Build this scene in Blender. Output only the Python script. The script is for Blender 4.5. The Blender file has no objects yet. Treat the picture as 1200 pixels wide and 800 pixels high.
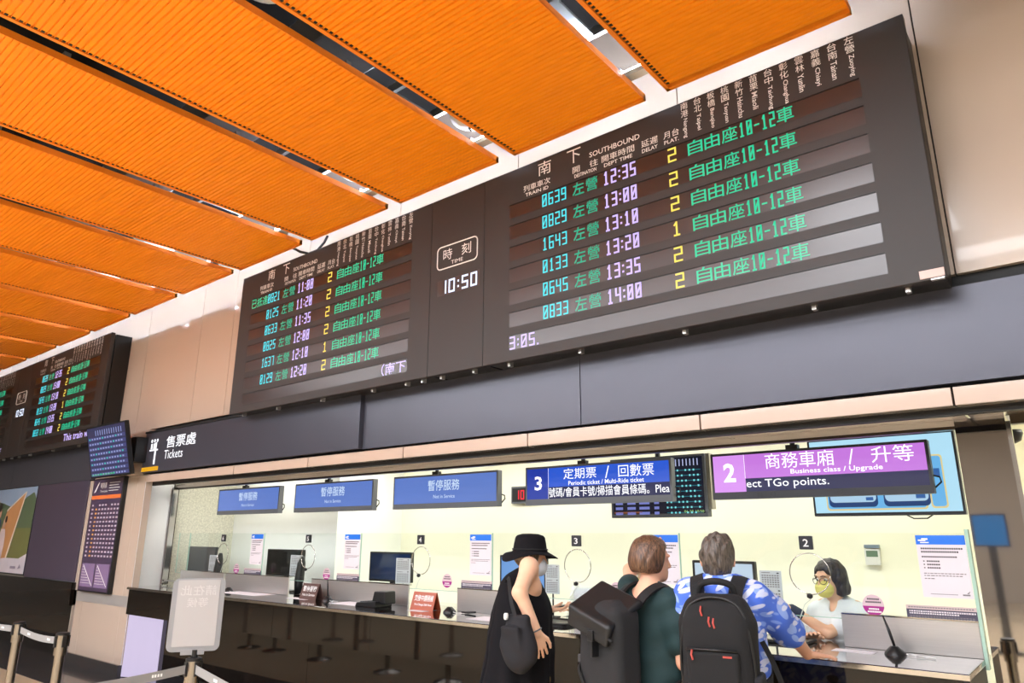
import bpy, bmesh, math, random
import numpy as np
from mathutils import Matrix, Vector

# ---------------------------------------------------------------- camera, world, exposure
SC = bpy.context.scene
COL = SC.collection
CAM_H = 1.68
FPX = 830.14
RX = (0.77457, 0.63248, 0.002584)          # camera right
DN = (-0.165132, 0.20617, -0.964482)       # camera down
FW = (-0.61055, 0.746633, 0.264136)        # camera forward
cam = bpy.data.cameras.new('camera')
cam.sensor_width = 36.0
cam.lens = FPX / 1200 * 36
cam.clip_end = 200
camo = bpy.data.objects.new('camera', cam)
COL.objects.link(camo)
_m = Matrix(((RX[0], -DN[0], -FW[0], 0), (RX[1], -DN[1], -FW[1], 0), (RX[2], -DN[2], -FW[2], CAM_H), (0, 0, 0, 1)))
camo.matrix_world = _m
SC.camera = camo
SC.view_settings.view_transform = 'Standard'
SC.view_settings.look = 'None'
SC.view_settings.gamma = 1
SC.view_settings.use_curve_mapping = False
SC.view_settings.exposure = 0.0
W = bpy.data.worlds.new('hall_ambient')
SC.world = W
W.use_nodes = True
W.node_tree.nodes['Background'].inputs[0].default_value = (1.0, 0.97, 0.93, 1)
WORLD_S = 0.45
W.node_tree.nodes['Background'].inputs[1].default_value = WORLD_S
TROUGH_E = 19.0        # hall ceiling light strips
FILL_E = 46.0         # unseen light strips added behind the camera to brighten the floor
COVE_E = 95.0         # tubes hidden on top of the ceiling panels
OFFICE_E = 9.0        # ticket office ceiling lights
def area(name, loc, size, size_y, energy, color, rot):
    l = bpy.data.lights.new(name, 'AREA'); l.shape = 'RECTANGLE'; l.size = size; l.size_y = size_y
    l.energy = energy; l.color = color
    o = bpy.data.objects.new(name, l); COL.objects.link(o); o.location = loc; o.rotation_euler = rot
    return o

def P(u, v, y):
    """point of the place seen at photo pixel (u, v), on the vertical plane at depth y"""
    a, b = (u - 600) / FPX, (v - 400) / FPX
    d = [a * RX[i] + b * DN[i] + FW[i] for i in range(3)]
    t = y / d[1]
    return Vector((d[0] * t, y, d[2] * t + CAM_H))
def PZ(u, v, z):
    a, b = (u - 600) / FPX, (v - 400) / FPX
    d = [a * RX[i] + b * DN[i] + FW[i] for i in range(3)]
    t = (z - CAM_H) / d[2]
    return Vector((d[0] * t, d[1] * t, z))

# ---------------------------------------------------------------- materials
def lin(c):
    out = []
    for x in c[:3]:
        x = x / 255.0
        out.append(x / 12.92 if x <= 0.04045 else ((x + 0.055) / 1.055) ** 2.4)
    return (*out, 1.0)
MATS = {}
def mat(name, col, rough=.5, metal=0., var=.05, scale=6., bump=0., bscale=60., coat=0., spec=.5, stretch=(1, 1, 1), sheen=0.):
    if name in MATS: return MATS[name]
    m = bpy.data.materials.new(name); m.use_nodes = True
    nt = m.node_tree; n = nt.nodes; b = n['Principled BSDF']
    c = lin(col)
    tc = n.new('ShaderNodeTexCoord'); mp = n.new('ShaderNodeMapping'); mp.inputs['Scale'].default_value = stretch
    nt.links.new(tc.outputs['Object'], mp.inputs[0])
    no = n.new('ShaderNodeTexNoise'); no.inputs['Scale'].default_value = scale; no.inputs['Detail'].default_value = 4
    nt.links.new(mp.outputs[0], no.inputs['Vector'])
    mx = n.new('ShaderNodeMix'); mx.data_type = 'RGBA'
    mx.inputs[6].default_value = tuple(max(0, x * (1 - var)) for x in c[:3]) + (1,)
    mx.inputs[7].default_value = tuple(min(1, x * (1 + var)) for x in c[:3]) + (1,)
    nt.links.new(no.outputs[0], mx.inputs[0])
    nt.links.new(mx.outputs[2], b.inputs['Base Color'])
    b.inputs['Roughness'].default_value = rough; b.inputs['Metallic'].default_value = metal
    b.inputs['Coat Weight'].default_value = coat; b.inputs['Coat Roughness'].default_value = .04
    b.inputs['Specular IOR Level'].default_value = spec
    b.inputs['Sheen Weight'].default_value = sheen
    if bump:
        n2 = n.new('ShaderNodeTexNoise'); n2.inputs['Scale'].default_value = bscale; n2.inputs['Detail'].default_value = 3
        nt.links.new(mp.outputs[0], n2.inputs['Vector'])
        bp = n.new('ShaderNodeBump'); bp.inputs['Strength'].default_value = bump; bp.inputs['Distance'].default_value = .01
        nt.links.new(n2.outputs[0], bp.inputs['Height']); nt.links.new(bp.outputs[0], b.inputs['Normal'])
    MATS[name] = m
    return m
def emat(name, col, e=1., var=.04):
    if name in MATS: return MATS[name]
    m = bpy.data.materials.new(name); m.use_nodes = True
    nt = m.node_tree; n = nt.nodes; b = n['Principled BSDF']
    c = lin(col)
    b.inputs['Base Color'].default_value = (.02, .02, .02, 1); b.inputs['Roughness'].default_value = .25
    no = n.new('ShaderNodeTexNoise'); no.inputs['Scale'].default_value = 3
    mx = n.new('ShaderNodeMix'); mx.data_type = 'RGBA'
    mx.inputs[6].default_value = tuple(x * (1 - var) for x in c[:3]) + (1,); mx.inputs[7].default_value = c
    nt.links.new(no.outputs[0], mx.inputs[0]); nt.links.new(mx.outputs[2], b.inputs['Emission Color'])
    b.inputs['Emission Strength'].default_value = e
    MATS[name] = m
    return m
def glassmat(name, tint, gloss=.02, base=.04):
    m = bpy.data.materials.new(name); m.use_nodes = True
    nt = m.node_tree; n = nt.nodes; n.remove(n['Principled BSDF'])
    out = n['Material Output']
    t = n.new('ShaderNodeBsdfTransparent'); t.inputs[0].default_value = tint
    g = n.new('ShaderNodeBsdfGlossy'); g.inputs['Roughness'].default_value = gloss
    lw = n.new('ShaderNodeLayerWeight'); lw.inputs['Blend'].default_value = .5
    pw = n.new('ShaderNodeMath'); pw.operation = 'POWER'; pw.inputs[1].default_value = 5.
    nt.links.new(lw.outputs['Facing'], pw.inputs[0])
    no = n.new('ShaderNodeTexNoise'); no.inputs['Scale'].default_value = 2.0
    ma = n.new('ShaderNodeMath'); ma.operation = 'MULTIPLY_ADD'; ma.inputs[1].default_value = .01; ma.inputs[2].default_value = base * .7
    nt.links.new(no.outputs[0], ma.inputs[0])
    ad = n.new('ShaderNodeMath'); ad.operation = 'MULTIPLY_ADD'; ad.inputs[1].default_value = .6
    nt.links.new(pw.outputs[0], ad.inputs[0]); nt.links.new(ma.outputs[0], ad.inputs[2])
    mx = n.new('ShaderNodeMixShader')
    nt.links.new(ad.outputs[0], mx.inputs[0]); nt.links.new(t.outputs[0], mx.inputs[1]); nt.links.new(g.outputs[0], mx.inputs[2])
    nt.links.new(mx.outputs[0], out.inputs[0])
    return m

M_BEIGE = mat('beige_wall_panel', (194, 176, 160), .22, var=.03, scale=1.5, coat=.35)
M_WHITEWALL = mat('white_painted_wall', (244, 244, 246), .5, var=.02)
M_BAND = mat('dark_grey_band', (74, 75, 86), .3, metal=.3, var=.10, scale=1.2, bump=.03, bscale=900)
M_BLACK = mat('black_gap', (9, 9, 10), .6)
M_LINTEL = mat('beige_lintel', (196, 174, 158), .2, var=.02, coat=.5)
M_SOFFIT = mat('polished_soffit', (214, 202, 190), .05, metal=.25, var=.03, coat=1.)
M_BRONZE = mat('dark_bronze_frame', (70, 62, 52), .28, metal=.8, var=.1)
M_STEEL = mat('brushed_steel', (206, 202, 198), .32, metal=.75, var=.08, scale=30, stretch=(.15, 1, 6), bump=.04, bscale=120)
M_STEELP = mat('polished_steel', (205, 202, 198), .12, metal=1., var=.05)
M_MIRROR = mat('mirror_steel', (178, 172, 166), .035, metal=1., var=.05, scale=2, bump=.02, bscale=2.5)
M_STONE = mat('dark_polished_stone', (18, 13, 10), .05, var=.5, scale=40, coat=.1, spec=.4)
M_TOP = mat('dark_stone_worktop', (40, 36, 34), .09, var=.4, scale=60, coat=1., spec=.8)
M_FLOOR = mat('tan_polished_floor', (212, 192, 160), .2, var=.06, scale=3, coat=.4)
M_PLENUM = mat('black_plenum', (10, 10, 11), .9)
M_ORANGE = mat('orange_ribbed_metal', (255, 149, 20), .42, var=.03, scale=.8, spec=.35)
M_ORANGE2 = mat('orange_edge_trim', (252, 138, 26), .5, var=.03)
M_OFFICE = mat('cream_office_wall', (250, 248, 226), .5, var=.02)
M_OFFICEW = mat('white_office_wall', (244, 246, 240), .5, var=.02)
M_SPECK = mat('speckled_stone_wall', (206, 204, 186), .45, var=.5, scale=48)
M_BOARD = mat('board_matt_black', (50, 46, 45), .55, var=.04, scale=2)
M_BOARDSIDE = mat('board_black_side', (17, 16, 15), .4)
M_ROW = mat('display_row_acrylic', (38, 26, 24), .3, var=.06, scale=3, spec=.9)
M_WHITEINK = mat('white_ink', (240, 240, 238), .5)
M_GREYBEZEL = mat('grey_bezel', (98, 102, 108), .4, var=.05)
M_BLACKP = mat('black_plastic', (20, 20, 22), .4, var=.1)
M_DARKGREYP = mat('dark_grey_plastic', (58, 60, 64), .45, var=.08)
M_WHITEP = mat('white_plastic', (226, 226, 222), .4, var=.03)
M_PAPER = mat('white_paper', (222, 216, 222), .7, var=.03)
M_GREYINK = mat('grey_ink', (128, 122, 126), .7)
M_DARKINK = mat('dark_ink', (66, 60, 66), .7)
M_BLUEINK = mat('blue_header', (22, 112, 222), .5)
M_GLASS = glassmat('clear_glass', (.965, .985, .972, 1))
M_GLASSEDGE = mat('glass_edge_green', (170, 205, 190), .1, var=.05)
M_CREAMDOME = mat('cream_dome', (226, 216, 188), .4)
M_DUCT = mat('galvanised_duct', (176, 176, 172), .3, metal=.8, var=.15, scale=10)

E_CYAN = emat('led_cyan', (70, 226, 238), 1.15)
E_GREEN = emat('led_green', (22, 214, 160), 1.0)
E_TEAL = emat('led_teal', (10, 190, 150), .95)
E_VIOLET = emat('led_violet', (206, 186, 255), 1.25)
E_YELLOW = emat('led_yellow', (250, 226, 96), 1.15)
E_WHITE = emat('led_white', (222, 232, 255), 1.5)
E_TXT = emat('lit_white_text', (250, 250, 255), 1.3)
E_LIGHT = emat('light_diffuser', (250, 250, 255), TROUGH_E)
E_FILL = emat('fill_diffuser', (250, 250, 255), FILL_E)
E_COVE = emat('cove_tube_light', (226, 236, 255), COVE_E)
E_OFFICE = emat('office_diffuser', (255, 253, 244), OFFICE_E)

# ---------------------------------------------------------------- objects
def wloc(o):
    p = Vector((0, 0, 0))
    while o is not None:
        p += o.location; o = o.parent
    return p
def tag(o, label=None, cat=None, group=None, kind=None):
    if label: o['label'] = label
    if cat: o['category'] = cat
    if group: o['group'] = group
    if kind: o['kind'] = kind
    return o
def thing(name, label, cat, loc=(0, 0, 0), group=None, rz=0.):
    o = bpy.data.objects.new(name, None); COL.objects.link(o); o.empty_display_size = .1
    o.location = loc; o.rotation_euler = (0, 0, rz)
    return tag(o, label, cat, group)
def copy_tree(o, parent=None):
    c = o.copy(); COL.objects.link(c)
    if parent is not None: c.parent = parent
    for ch in [x for x in bpy.data.objects if x.parent == o]:
        copy_tree(ch, c)
    return c
GC = {}
def glyphs(s, weight=0.):
    k = (s, weight)
    if k not in GC:
        c = bpy.data.curves.new('t', 'FONT'); c.body = s; c.offset = weight; c.resolution_u = 2
        o = bpy.data.objects.new('t', c); COL.objects.link(o)
        me = bpy.data.meshes.new_from_object(o.evaluated_get(bpy.context.evaluated_depsgraph_get()))
        v = np.zeros(len(me.vertices) * 3); me.vertices.foreach_get('co', v); v = v.reshape(-1, 3)[:, :2]
        f = [tuple(p.vertices) for p in me.polygons]
        bpy.data.objects.remove(o); bpy.data.curves.remove(c); bpy.data.meshes.remove(me)
        lo = v.min(0); hi = v.max(0)
        GC[k] = ((v - lo) / np.maximum(hi - lo, 1e-6), f, (hi - lo))
    return GC[k]
SEG = {'a': (0, 1, 1, 1), 'b': (1, .5, 1, 1), 'c': (1, 0, 1, .5), 'd': (0, 0, 1, 0), 'e': (0, 0, 0, .5), 'f': (0, .5, 0, 1), 'g': (0, .5, 1, .5),
       's': (0, .15, 1, .85), 'v': (.5, 0, .5, 1), 'w': (.2, .8, .5, 1), 'h': (.15, 0, .85, 0)}
DIG = {'0': 'abcdefs', '1': 'vwh', '2': 'abged', '3': 'abgcd', '4': 'fgbc', '5': 'afgcd', '6': 'afgedc', '7': 'abc', '8': 'abcdefg', '9': 'gfabcd', '-': 'g', 'o': 'abcdef'}
class MB:
    def __init__(s): s.v = []; s.f = []
    def add(s, vs, fs):
        b = len(s.v); s.v += [tuple(x) for x in vs]; s.f += [tuple(i + b for i in f) for f in fs]; return s
    def box(s, x0, x1, y0, y1, z0, z1):
        return s.add([(x0, y0, z0), (x1, y0, z0), (x1, y1, z0), (x0, y1, z0), (x0, y0, z1), (x1, y0, z1), (x1, y1, z1), (x0, y1, z1)],
                     [(0, 3, 2, 1), (4, 5, 6, 7), (0, 1, 5, 4), (1, 2, 6, 5), (2, 3, 7, 6), (3, 0, 4, 7)])
    def quad(s, x0, x1, z0, z1, y):
        return s.add([(x0, y, z0), (x1, y, z0), (x1, y, z1), (x0, y, z1)], [(0, 1, 2, 3)])
    def prism(s, poly, fn, depth):
        """poly: 2D points; fn maps (a,b,d) to 3D"""
        n = len(poly)
        vs = [fn(a, b, 0) for a, b in poly] + [fn(a, b, depth) for a, b in poly]
        return s.add(vs, [tuple(range(n)), tuple(range(2 * n - 1, n - 1, -1))] + [(i, i + n, (i + 1) % n + n, (i + 1) % n) for i in range(n)])
    def tube(s, pts, r, n=8, cap=True):
        pts = [Vector(p) for p in pts]; rs = r if isinstance(r, (list, tuple)) else [r] * len(pts)
        base = len(s.v); up = Vector((0, 0, 1)); prev = None
        for i, p in enumerate(pts):
            d = (pts[min(i + 1, len(pts) - 1)] - pts[max(i - 1, 0)]).normalized()
            a = d.cross(up) if prev is None else prev - d * prev.dot(d)
            if a.length < 1e-4: a = d.cross(Vector((0, 1, 0)))
            a.normalize(); b = d.cross(a); prev = a
            for k in range(n):
                t = 2 * math.pi * k / n; s.v.append(tuple(p + (a * math.cos(t) + b * math.sin(t)) * rs[i]))
        for i in range(len(pts) - 1):
            for k in range(n):
                s.f.append((base + i * n + k, base + i * n + (k + 1) % n, base + (i + 1) * n + (k + 1) % n, base + (i + 1) * n + k))
        if cap:
            s.f.append(tuple(base + k for k in range(n))[::-1]); s.f.append(tuple(base + (len(pts) - 1) * n + k for k in range(n)))
        return s
    def lathe(s, prof, c=(0, 0, 0), n=24, flip=False):
        base = len(s.v)
        for r, z in prof:
            for k in range(n):
                t = 2 * math.pi * k / n; s.v.append((c[0] + r * math.cos(t), c[1] + r * math.sin(t), c[2] + z))
        for i in range(len(prof) - 1):
            for k in range(n):
                s.f.append((base + i * n + k, base + i * n + (k + 1) % n, base + (i + 1) * n + (k + 1) % n, base + (i + 1) * n + k))
        s.f.append(tuple(base + k for k in range(n))[::-1]); s.f.append(tuple(base + (len(prof) - 1) * n + k for k in range(n)))
        return s
    def ring(s, cx, cz, r, w, y, n=36, r2=None):
        pts = [(cx + (r) * math.cos(2 * math.pi * k / n), y, cz + (r2 or r) * math.sin(2 * math.pi * k / n)) for k in range(n + 1)]
        return s.tube(pts, w, 5)
    def text(s, t, x0, x1, z0, z1, y, weight=0., rot=0):
        v, f, _ = glyphs(t, weight)
        if rot == 0: q = [(x0 + a * (x1 - x0), y, z0 + b * (z1 - z0)) for a, b in v]
        else: q = [(x0 + b * (x1 - x0), y, z1 - a * (z1 - z0)) for a, b in v]   # reads downwards
        return s.add(q, f)
    def led(s, t, x0, x1, z0, z1, y, w=.13, seven=False):
        w *= .84
        ws = [.35 if c in ':.' else 1. for c in t]; gap = .35
        tot = sum(ws) + gap * (len(t) - 1); u = (x1 - x0) / tot; x = x0; h = z1 - z0; lw = w * h * .5
        for c, cw in zip(t, ws):
            if c in ':.':
                for q in ((.3, .7) if c == ':' else (.06,)):
                    cx = x + u * cw / 2; cz = z0 + q * h
                    s.quad(cx - lw * 1.1, cx + lw * 1.1, cz - lw * 1.1, cz + lw * 1.1, y)
            else:
                for g in ('bc' if (seven and c == '1') else DIG['o' if (seven and c == '0') else c]):
                    a = SEG[g]; cwid = u * cw - 2 * lw
                    p = Vector((x + lw + a[0] * cwid, z0 + lw + a[1] * (h - 2 * lw))); q = Vector((x + lw + a[2] * cwid, z0 + lw + a[3] * (h - 2 * lw)))
                    d = (q - p).normalized(); nn = Vector((-d.y, d.x)) * lw; e = d * lw * .8
                    pts = [p - e - nn, q + e - nn, q + e + nn, p - e + nn]
                    s.add([(k.x, y, k.y) for k in pts], [(0, 1, 2, 3)])
            x += u * (cw + gap)
        return s
    def xf(s, m):
        s.v = [tuple(m @ Vector(p)) for p in s.v]; return s
    def build(s, name, m, parent=None, bevel=0., smooth=False, local=False, seg=2):
        off = Vector((0, 0, 0)) if (parent is None or local) else wloc(parent)
        me = bpy.data.meshes.new(name)
        me.from_pydata([(p[0] - off.x, p[1] - off.y, p[2] - off.z) for p in s.v], [], s.f)
        if bevel or True:
            bm = bmesh.new(); bm.from_mesh(me)
            if bevel:
                es = [e for e in bm.edges if e.is_manifold and e.calc_face_angle(0) > .6]
                bmesh.ops.bevel(bm, geom=es, offset=bevel, segments=seg, affect='EDGES', profile=.5)
            bm.normal_update()
            bm.to_mesh(me); bm.free()
        if smooth:
            me.polygons.foreach_set('use_smooth', [True] * len(me.polygons))
            if smooth != 'all':
                try: me.set_sharp_from_angle(angle=.7)
                except Exception: pass
        me.materials.append(m)
        o = bpy.data.objects.new(name, me); COL.objects.link(o)
        if parent is not None: o.parent = parent
        return o
def struct(name, mb, m, parent=None, **k):
    o = mb.build(name, m, parent, **k)
    if parent is None: o['kind'] = 'structure'
    return o
def rrect(x0, x1, z0, z1, r, n=5):
    out = []
    for cx, cz, a in ((x1 - r, z1 - r, 0), (x0 + r, z1 - r, 90), (x0 + r, z0 + r, 180), (x1 - r, z0 + r, 270)):
        for k in range(n + 1):
            t = math.radians(a + 90 * k / n); out.append((cx + r * math.cos(t), cz + r * math.sin(t)))
    return out
def fy(y): return lambda a, b, d: (a, y + d, b)
def slab(mb, x0, x1, z0, z1, y0, y1, r=.01):
    return mb.prism(rrect(x0, x1, z0, z1, r), fy(y0), y1 - y0)
# ================================================================ SETTING
struct('floor', MB().box(-26, 8, -14, 9, -.1, 0), M_FLOOR)
struct('ceiling', MB().box(-26, 8, -14, 4.34, 5.7, 5.8), M_PLENUM)
# upper wall: glossy beige cladding panels with thin joints, black backing
wb = MB()
xs = [6.0, 2.6, 1.05, -.42, -1.95, -3.45, -4.95, -6.45, -7.95, -8.75, -10.28, -11.8, -13.3, -14.8, -16.3, -19, -25]
for i in range(len(xs) - 1):
    wb.box(xs[i + 1] + .004, xs[i] - .004, 4.30, 4.34, 3.05, 5.7)
uw = struct('wall_back', wb, M_BEIGE)
struct('wall_backing', MB().box(-25, 6, 4.34, 4.40, 2.30, 5.7), M_BLACK)
# dark metal band under the boards
bb = MB()
bx = [6, .95, -2.83, -5.28]
for i in range(len(bx) - 1): bb.box(bx[i + 1] + .004, bx[i] - .004, 4.25, 4.34, 2.452, 2.965)
bx2 = [-11.30, -14.86, -18.3, -25]
for i in range(len(bx2) - 1): bb.box(bx2[i + 1] + .004, bx2[i] - .004, 4.25, 4.34, 2.452, 2.965)
struct('trim_1', bb, M_BAND)
lb = MB()
lx = [6, 2.3, .9, -.52, -1.92, -3.32, -4.71, -6.11, -7.50, -9.63]
for i in range(len(lx) - 1): lb.box(lx[i + 1] + .006, lx[i] - .006, 4.25, 4.30, 2.337, 2.43)
struct('trim_2', lb, M_LINTEL)
sb = MB()
for i in range(len(lx) - 1): sb.box(lx[i + 1] + .006, lx[i] - .006, 4.255, 4.80, 2.335, 2.345)
struct('trim_3', sb, M_SOFFIT)
# glazing head and jamb frame of the ticket window
wf = MB()
wf.box(-9.92, -.60, 4.80, 4.86, 2.281, 2.345)
hd = struct('window_1', wf, M_BRONZE)
struct('window_rail', MB().box(-9.90, -.60, 4.790, 4.80, 2.299, 2.334), mat('satin_rail', (206, 200, 192), .3, metal=.3), hd)
struct('window_jamb', MB().box(-9.93, -9.86, 4.735, 4.82, 1.05, 2.30), M_BRONZE, hd)
struct('window_jamb_strip', MB().box(-9.862, -9.842, 4.728, 4.80, 1.05, 2.29), M_STEELP, hd)
struct('window_sill', MB().box(-9.90, -9.40, 4.74, 4.79, 1.09, 1.105), M_STEELP, hd)
# splayed white jamb between the column and the ticket window
jm = MB()
jm.add([(-9.632, 4.252, .14), (-9.90, 4.76, .14), (-9.90, 4.76, 2.345), (-9.632, 4.252, 2.345), (-9.95, 4.252, .14), (-9.95, 4.76, .14), (-9.95, 4.76, 2.345), (-9.95, 4.252, 2.345)],
       [(0, 1, 2, 3), (4, 7, 6, 5), (0, 3, 7, 4), (1, 5, 6, 2), (3, 2, 6, 7), (0, 4, 5, 1)])
struct('wall_jamb', jm, M_WHITEWALL)
# column that carries the timetable
cb = MB()
for a, b in ((-11.27, -11.05), (-11.045, -9.86), (-9.855, -9.635)):
    cb.box(a, b, 4.25, 4.34, .93, 2.43); cb.box(a, b, 4.25, 4.34, .14, .80)
for a, b in ((-11.27, -10.40), (-10.395, -9.735)): cb.box(a, b, 4.25, 4.34, 2.435, 3.04)
struct('wall_column', cb, M_BEIGE)
struct('trim_4', MB().box(-11.27, -9.635, 4.244, 4.33, .80, .93), mat('grey_ledge', (150, 146, 142), .5), None)
struct('trim_5', MB().box(-11.4, -9.64, 4.22, 4.34, 0, .14), mat('dark_plinth', (52, 50, 50), .25, coat=.5), None)
struct('wall_column_core', MB().box(-11.26, -9.96, 4.33, 6.9, 0, 2.96), M_BLACK)
# ticket office shell
struct('wall_office_back', MB().box(-7.5, -.55, 6.8, 6.9, 0, 2.9), M_OFFICE)
struct('wall_office_alcove', MB().box(-10.0, -7.5, 5.72, 6.9, 0, 2.9), M_OFFICEW)
struct('wall_office_left', MB().box(-10.0, -9.935, 4.80, 5.72, 0, 2.9), M_SPECK)
struct('wall_office_right', MB().box(-.59, -.54, 4.84, 6.9, 0, 2.9), M_OFFICE)
struct('ceiling_office', MB().box(-10.0, 6, 4.42, 6.9, 2.78, 2.88), M_OFFICEW)
struct('floor_office', MB().box(-10.0, -.55, 4.7, 6.8, .0, .02), mat('office_floor', (150, 140, 128), .5))
struct('wall_next_office', MB().box(-.5, 6, 6.8, 6.9, 0, 2.9), M_OFFICE)
# mirror-clad pillar right of the counter, and the next glazed bay
pm = MB()
pts = [(-.60 + .245 * k / 10, 4.775 - .0 * math.sin(math.pi * k / 10)) for k in range(11)]
pm.prism([(a, b) for a, b in pts] + [(-.355, 5.0), (-.60, 5.0)], lambda a, b, d: (a, b, d), 2.335)
struct('wall_pillar', pm, M_MIRROR, smooth=True)
struct('trim_6', MB().box(-.354, -.332, 4.76, 4.80, 0, 2.30), M_STEELP)
struct('window_2', MB().box(-.33, 4.5, 4.74, 4.80, 2.28, 2.345), M_BRONZE)
# hall shell behind and beside the camera, all seen in reflections
struct('wall_far_hall', MB().box(-26, 8, -14.1, -14, 0, 5.7), mat('hall_wall', (176, 166, 154), .4, var=.08, scale=1))
struct('wall_hall_left', MB().box(-26.1, -26, -14, 9, 0, 5.7), MATS['hall_wall'])
struct('floor_border', MB().box(-25, -.5, 3.55, 4.6, 0, .004), mat('dark_granite_border', (58, 56, 58), .15, var=.3, scale=40, coat=.4))
# stone dado under the advert
struct('wall_dado', MB().box(-25, -11.38, 4.20, 4.34, .73, 1.03), M_STONE)
struct('wall_dado_base', MB().box(-25, -11.38, 4.40, 4.5, .0, .73), M_STONE)
struct('trim_7', MB().box(-25, -11.30, 4.25, 4.30, 2.43, 2.452), M_BLACK)

# office ceiling lights
for i in range(4):
    x = -6.7 + 1.7 * i
    t = thing('office_light', 'flat cream ceiling light inside the ticket office above its staff desks', 'ceiling light', (x, 5.75, 2.78), 'office ceiling lights')
    MB().box(x - .62, x + .62, 5.25, 6.25, 2.745, 2.779).build('housing', M_WHITEP, t)
    MB().box(x - .58, x + .58, 5.29, 6.21, 2.735, 2.744).build('diffuser', E_OFFICE, t)
t = thing('office_light', 'flat cream ceiling light in the alcove at the left end of the office', 'ceiling light', (-8.7, 5.2, 2.78))
MB().box(-9.4, -8.0, 4.95, 5.55, 2.745, 2.779).build('housing', M_WHITEP, t)
MB().box(-9.36, -8.04, 4.99, 5.51, 2.735, 2.744).build('diffuser', E_OFFICE, t)
t = thing('office_light', 'flat cream ceiling light in the next office beyond the mirror pillar', 'ceiling light', (1.0, 5.75, 2.78))
MB().box(.1, 1.9, 5.25, 6.25, 2.745, 2.779).build('housing', M_WHITEP, t)
MB().box(.14, 1.86, 5.29, 6.21, 2.735, 2.744).build('diffuser', E_OFFICE, t)
# hall light strip at the orange panels' near end; farther rows are added fill
for i, (y, x0, x1) in enumerate(((.2, -12, 1.0), (-1.9, -13, 4), (-4.2, -13, 4), (-7.5, -13, 4))):
    t = thing('light_trough', 'long white hall light trough across the ceiling, row %s behind the queue' % ('nearest', 'second', 'third', 'farthest (added fill)')[i], 'ceiling light', ((x0 + x1) / 2, y, 4.6))
    MB().box(x0, x1, y - .22, y + .22, 4.56, 4.70).build('housing', M_WHITEP, t)
    MB().box(x0 + .03, x1 - .03, y - .18, y + .18, 4.545, 4.559).build('diffuser', E_FILL if i else E_LIGHT, t)

t = thing('hall_light', 'white square hall light panel near the right end of the ceiling', 'ceiling light', (-1.2, 1.4, 4.6))
MB().box(-1.8, -.62, .95, 1.85, 4.56, 4.70).build('housing', M_WHITEP, t)
MB().box(-1.77, -.65, .98, 1.82, 4.545, 4.559).build('diffuser', E_LIGHT, t)
# ================================================================ ORANGE CEILING PANELS
ORD = ['first', 'second', 'third', 'fourth', 'fifth', 'sixth', 'seventh', 'eighth', 'ninth', 'tenth', 'eleventh', 'twelfth', 'thirteenth']
def ceiling_panel(x0, x1, y0, y1, z, label):
    t = thing('ceiling_panel', label, 'ceiling panel', ((x0 + x1) / 2, (y0 + y1) / 2, z), 'orange ribbed ceiling panels')
    m = MB(); n = int((y1 - y0 - .05) / .038); prof = []
    y = y0 + .025
    for k in range(n):
        prof += [(y, z + .004), (y + .025, z + .004), (y + .028, z + .016), (y + .035, z + .016)]
        y += .038
    xa, xb = x0 + .034, x1 - .004
    base = len(prof)
    vs = [(xa, a, b) for a, b in prof] + [(xb, a, b) for a, b in prof]
    fs = [(i, i + 1, i + 1 + base, i + base) for i in range(base - 1)]
    m.add(vs, fs)
    m.build('ribbed_sheet', M_ORANGE, t)
    m = MB()
    for k in range(n): m.box(x0 + .036, x0 + .054, y0 + .026 + .038 * k, y0 + .045 + .038 * k, z + .0015, z + .006)  # black dashes drawn for the shade where the ribs meet the frame
    m.build('edge_shadow_dashes', M_BLACK, t)
    e = MB()
    e.box(x0, x0 + .028, y0, y1, z, z + .045); e.box(x1 - .006, x1, y0, y1, z, z + .05)
    e.box(x0, x1, y1 - .03, y1, z, z + .045); e.box(x0, x1, y0, y0 + .03, z, z + .045)
    e.build('edge_frame', M_ORANGE2, t)
    MB().box(x0 + .03, x1 - .008, y0 + .03, y1 - .03, z + .032, z + .040).build('bounce_shield', M_DARKGREYP, t)  # unseen board added to keep orange bounce off the wall
    b = MB()
    for yy in np.arange(y0 + .6, y1 - .2, 1.2): b.box(x0 + .03, x1 - .01, yy, yy + .04, z + .045, z + .085)
    b.build('support_rail', M_DUCT, t)
PZC = 4.6; S = 2.92 / 2.32
for i in range(13):
    xr = (-.532 - 1.068 * i) * S; xl = xr - .936 * S
    pl = ('above the right end of the large departure board', 'reaching the middle of the large departure board', 'above the station clock panel', 'above the smaller departure board', 'left of the smaller departure board')
    ceiling_panel(xl, xr, 2.1 if i == 0 else .6, 3.927, PZC, '%s orange ribbed ceiling panel from the right%s' % (ORD[i], (', ' + pl[i]) if i < 5 else ', beside the far left boards'))
# things in the dark void above the panels: lit tubes, cable tray, ducts, domes
for i in range(14):
    x = .1 - 1.3 * i
    t = thing('tube_batten', 'bare lit fluorescent tube lying above the orange panels along the wall', 'light', (x, 3.74, 4.70), 'fluorescent tubes above the panels')
    MB().box(x - .60, x + .60, 3.70, 3.77, 4.68, 4.715).build('housing', M_WHITEP, t)
    MB().tube([(x - .58, 3.735, 4.735), (x + .58, 3.735, 4.735)], .016, 8).build('tube', E_COVE, t)
t = thing('cable_tray', 'galvanised ladder cable tray in the ceiling void along the wall', 'cable tray', (-8, 3.3, 5.0))
m = MB(); m.box(-18, .6, 3.08, 3.11, 4.96, 5.03); m.box(-18, .6, 3.52, 3.55, 4.96, 5.03); m.build('side_rail', M_DUCT, t)
m = MB()
for k in range(60): m.box(.5 - .31 * k, .5 - .31 * k + .12, 3.1, 3.53, 4.965, 4.985)
m.build('rungs', M_DUCT, t)
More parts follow.
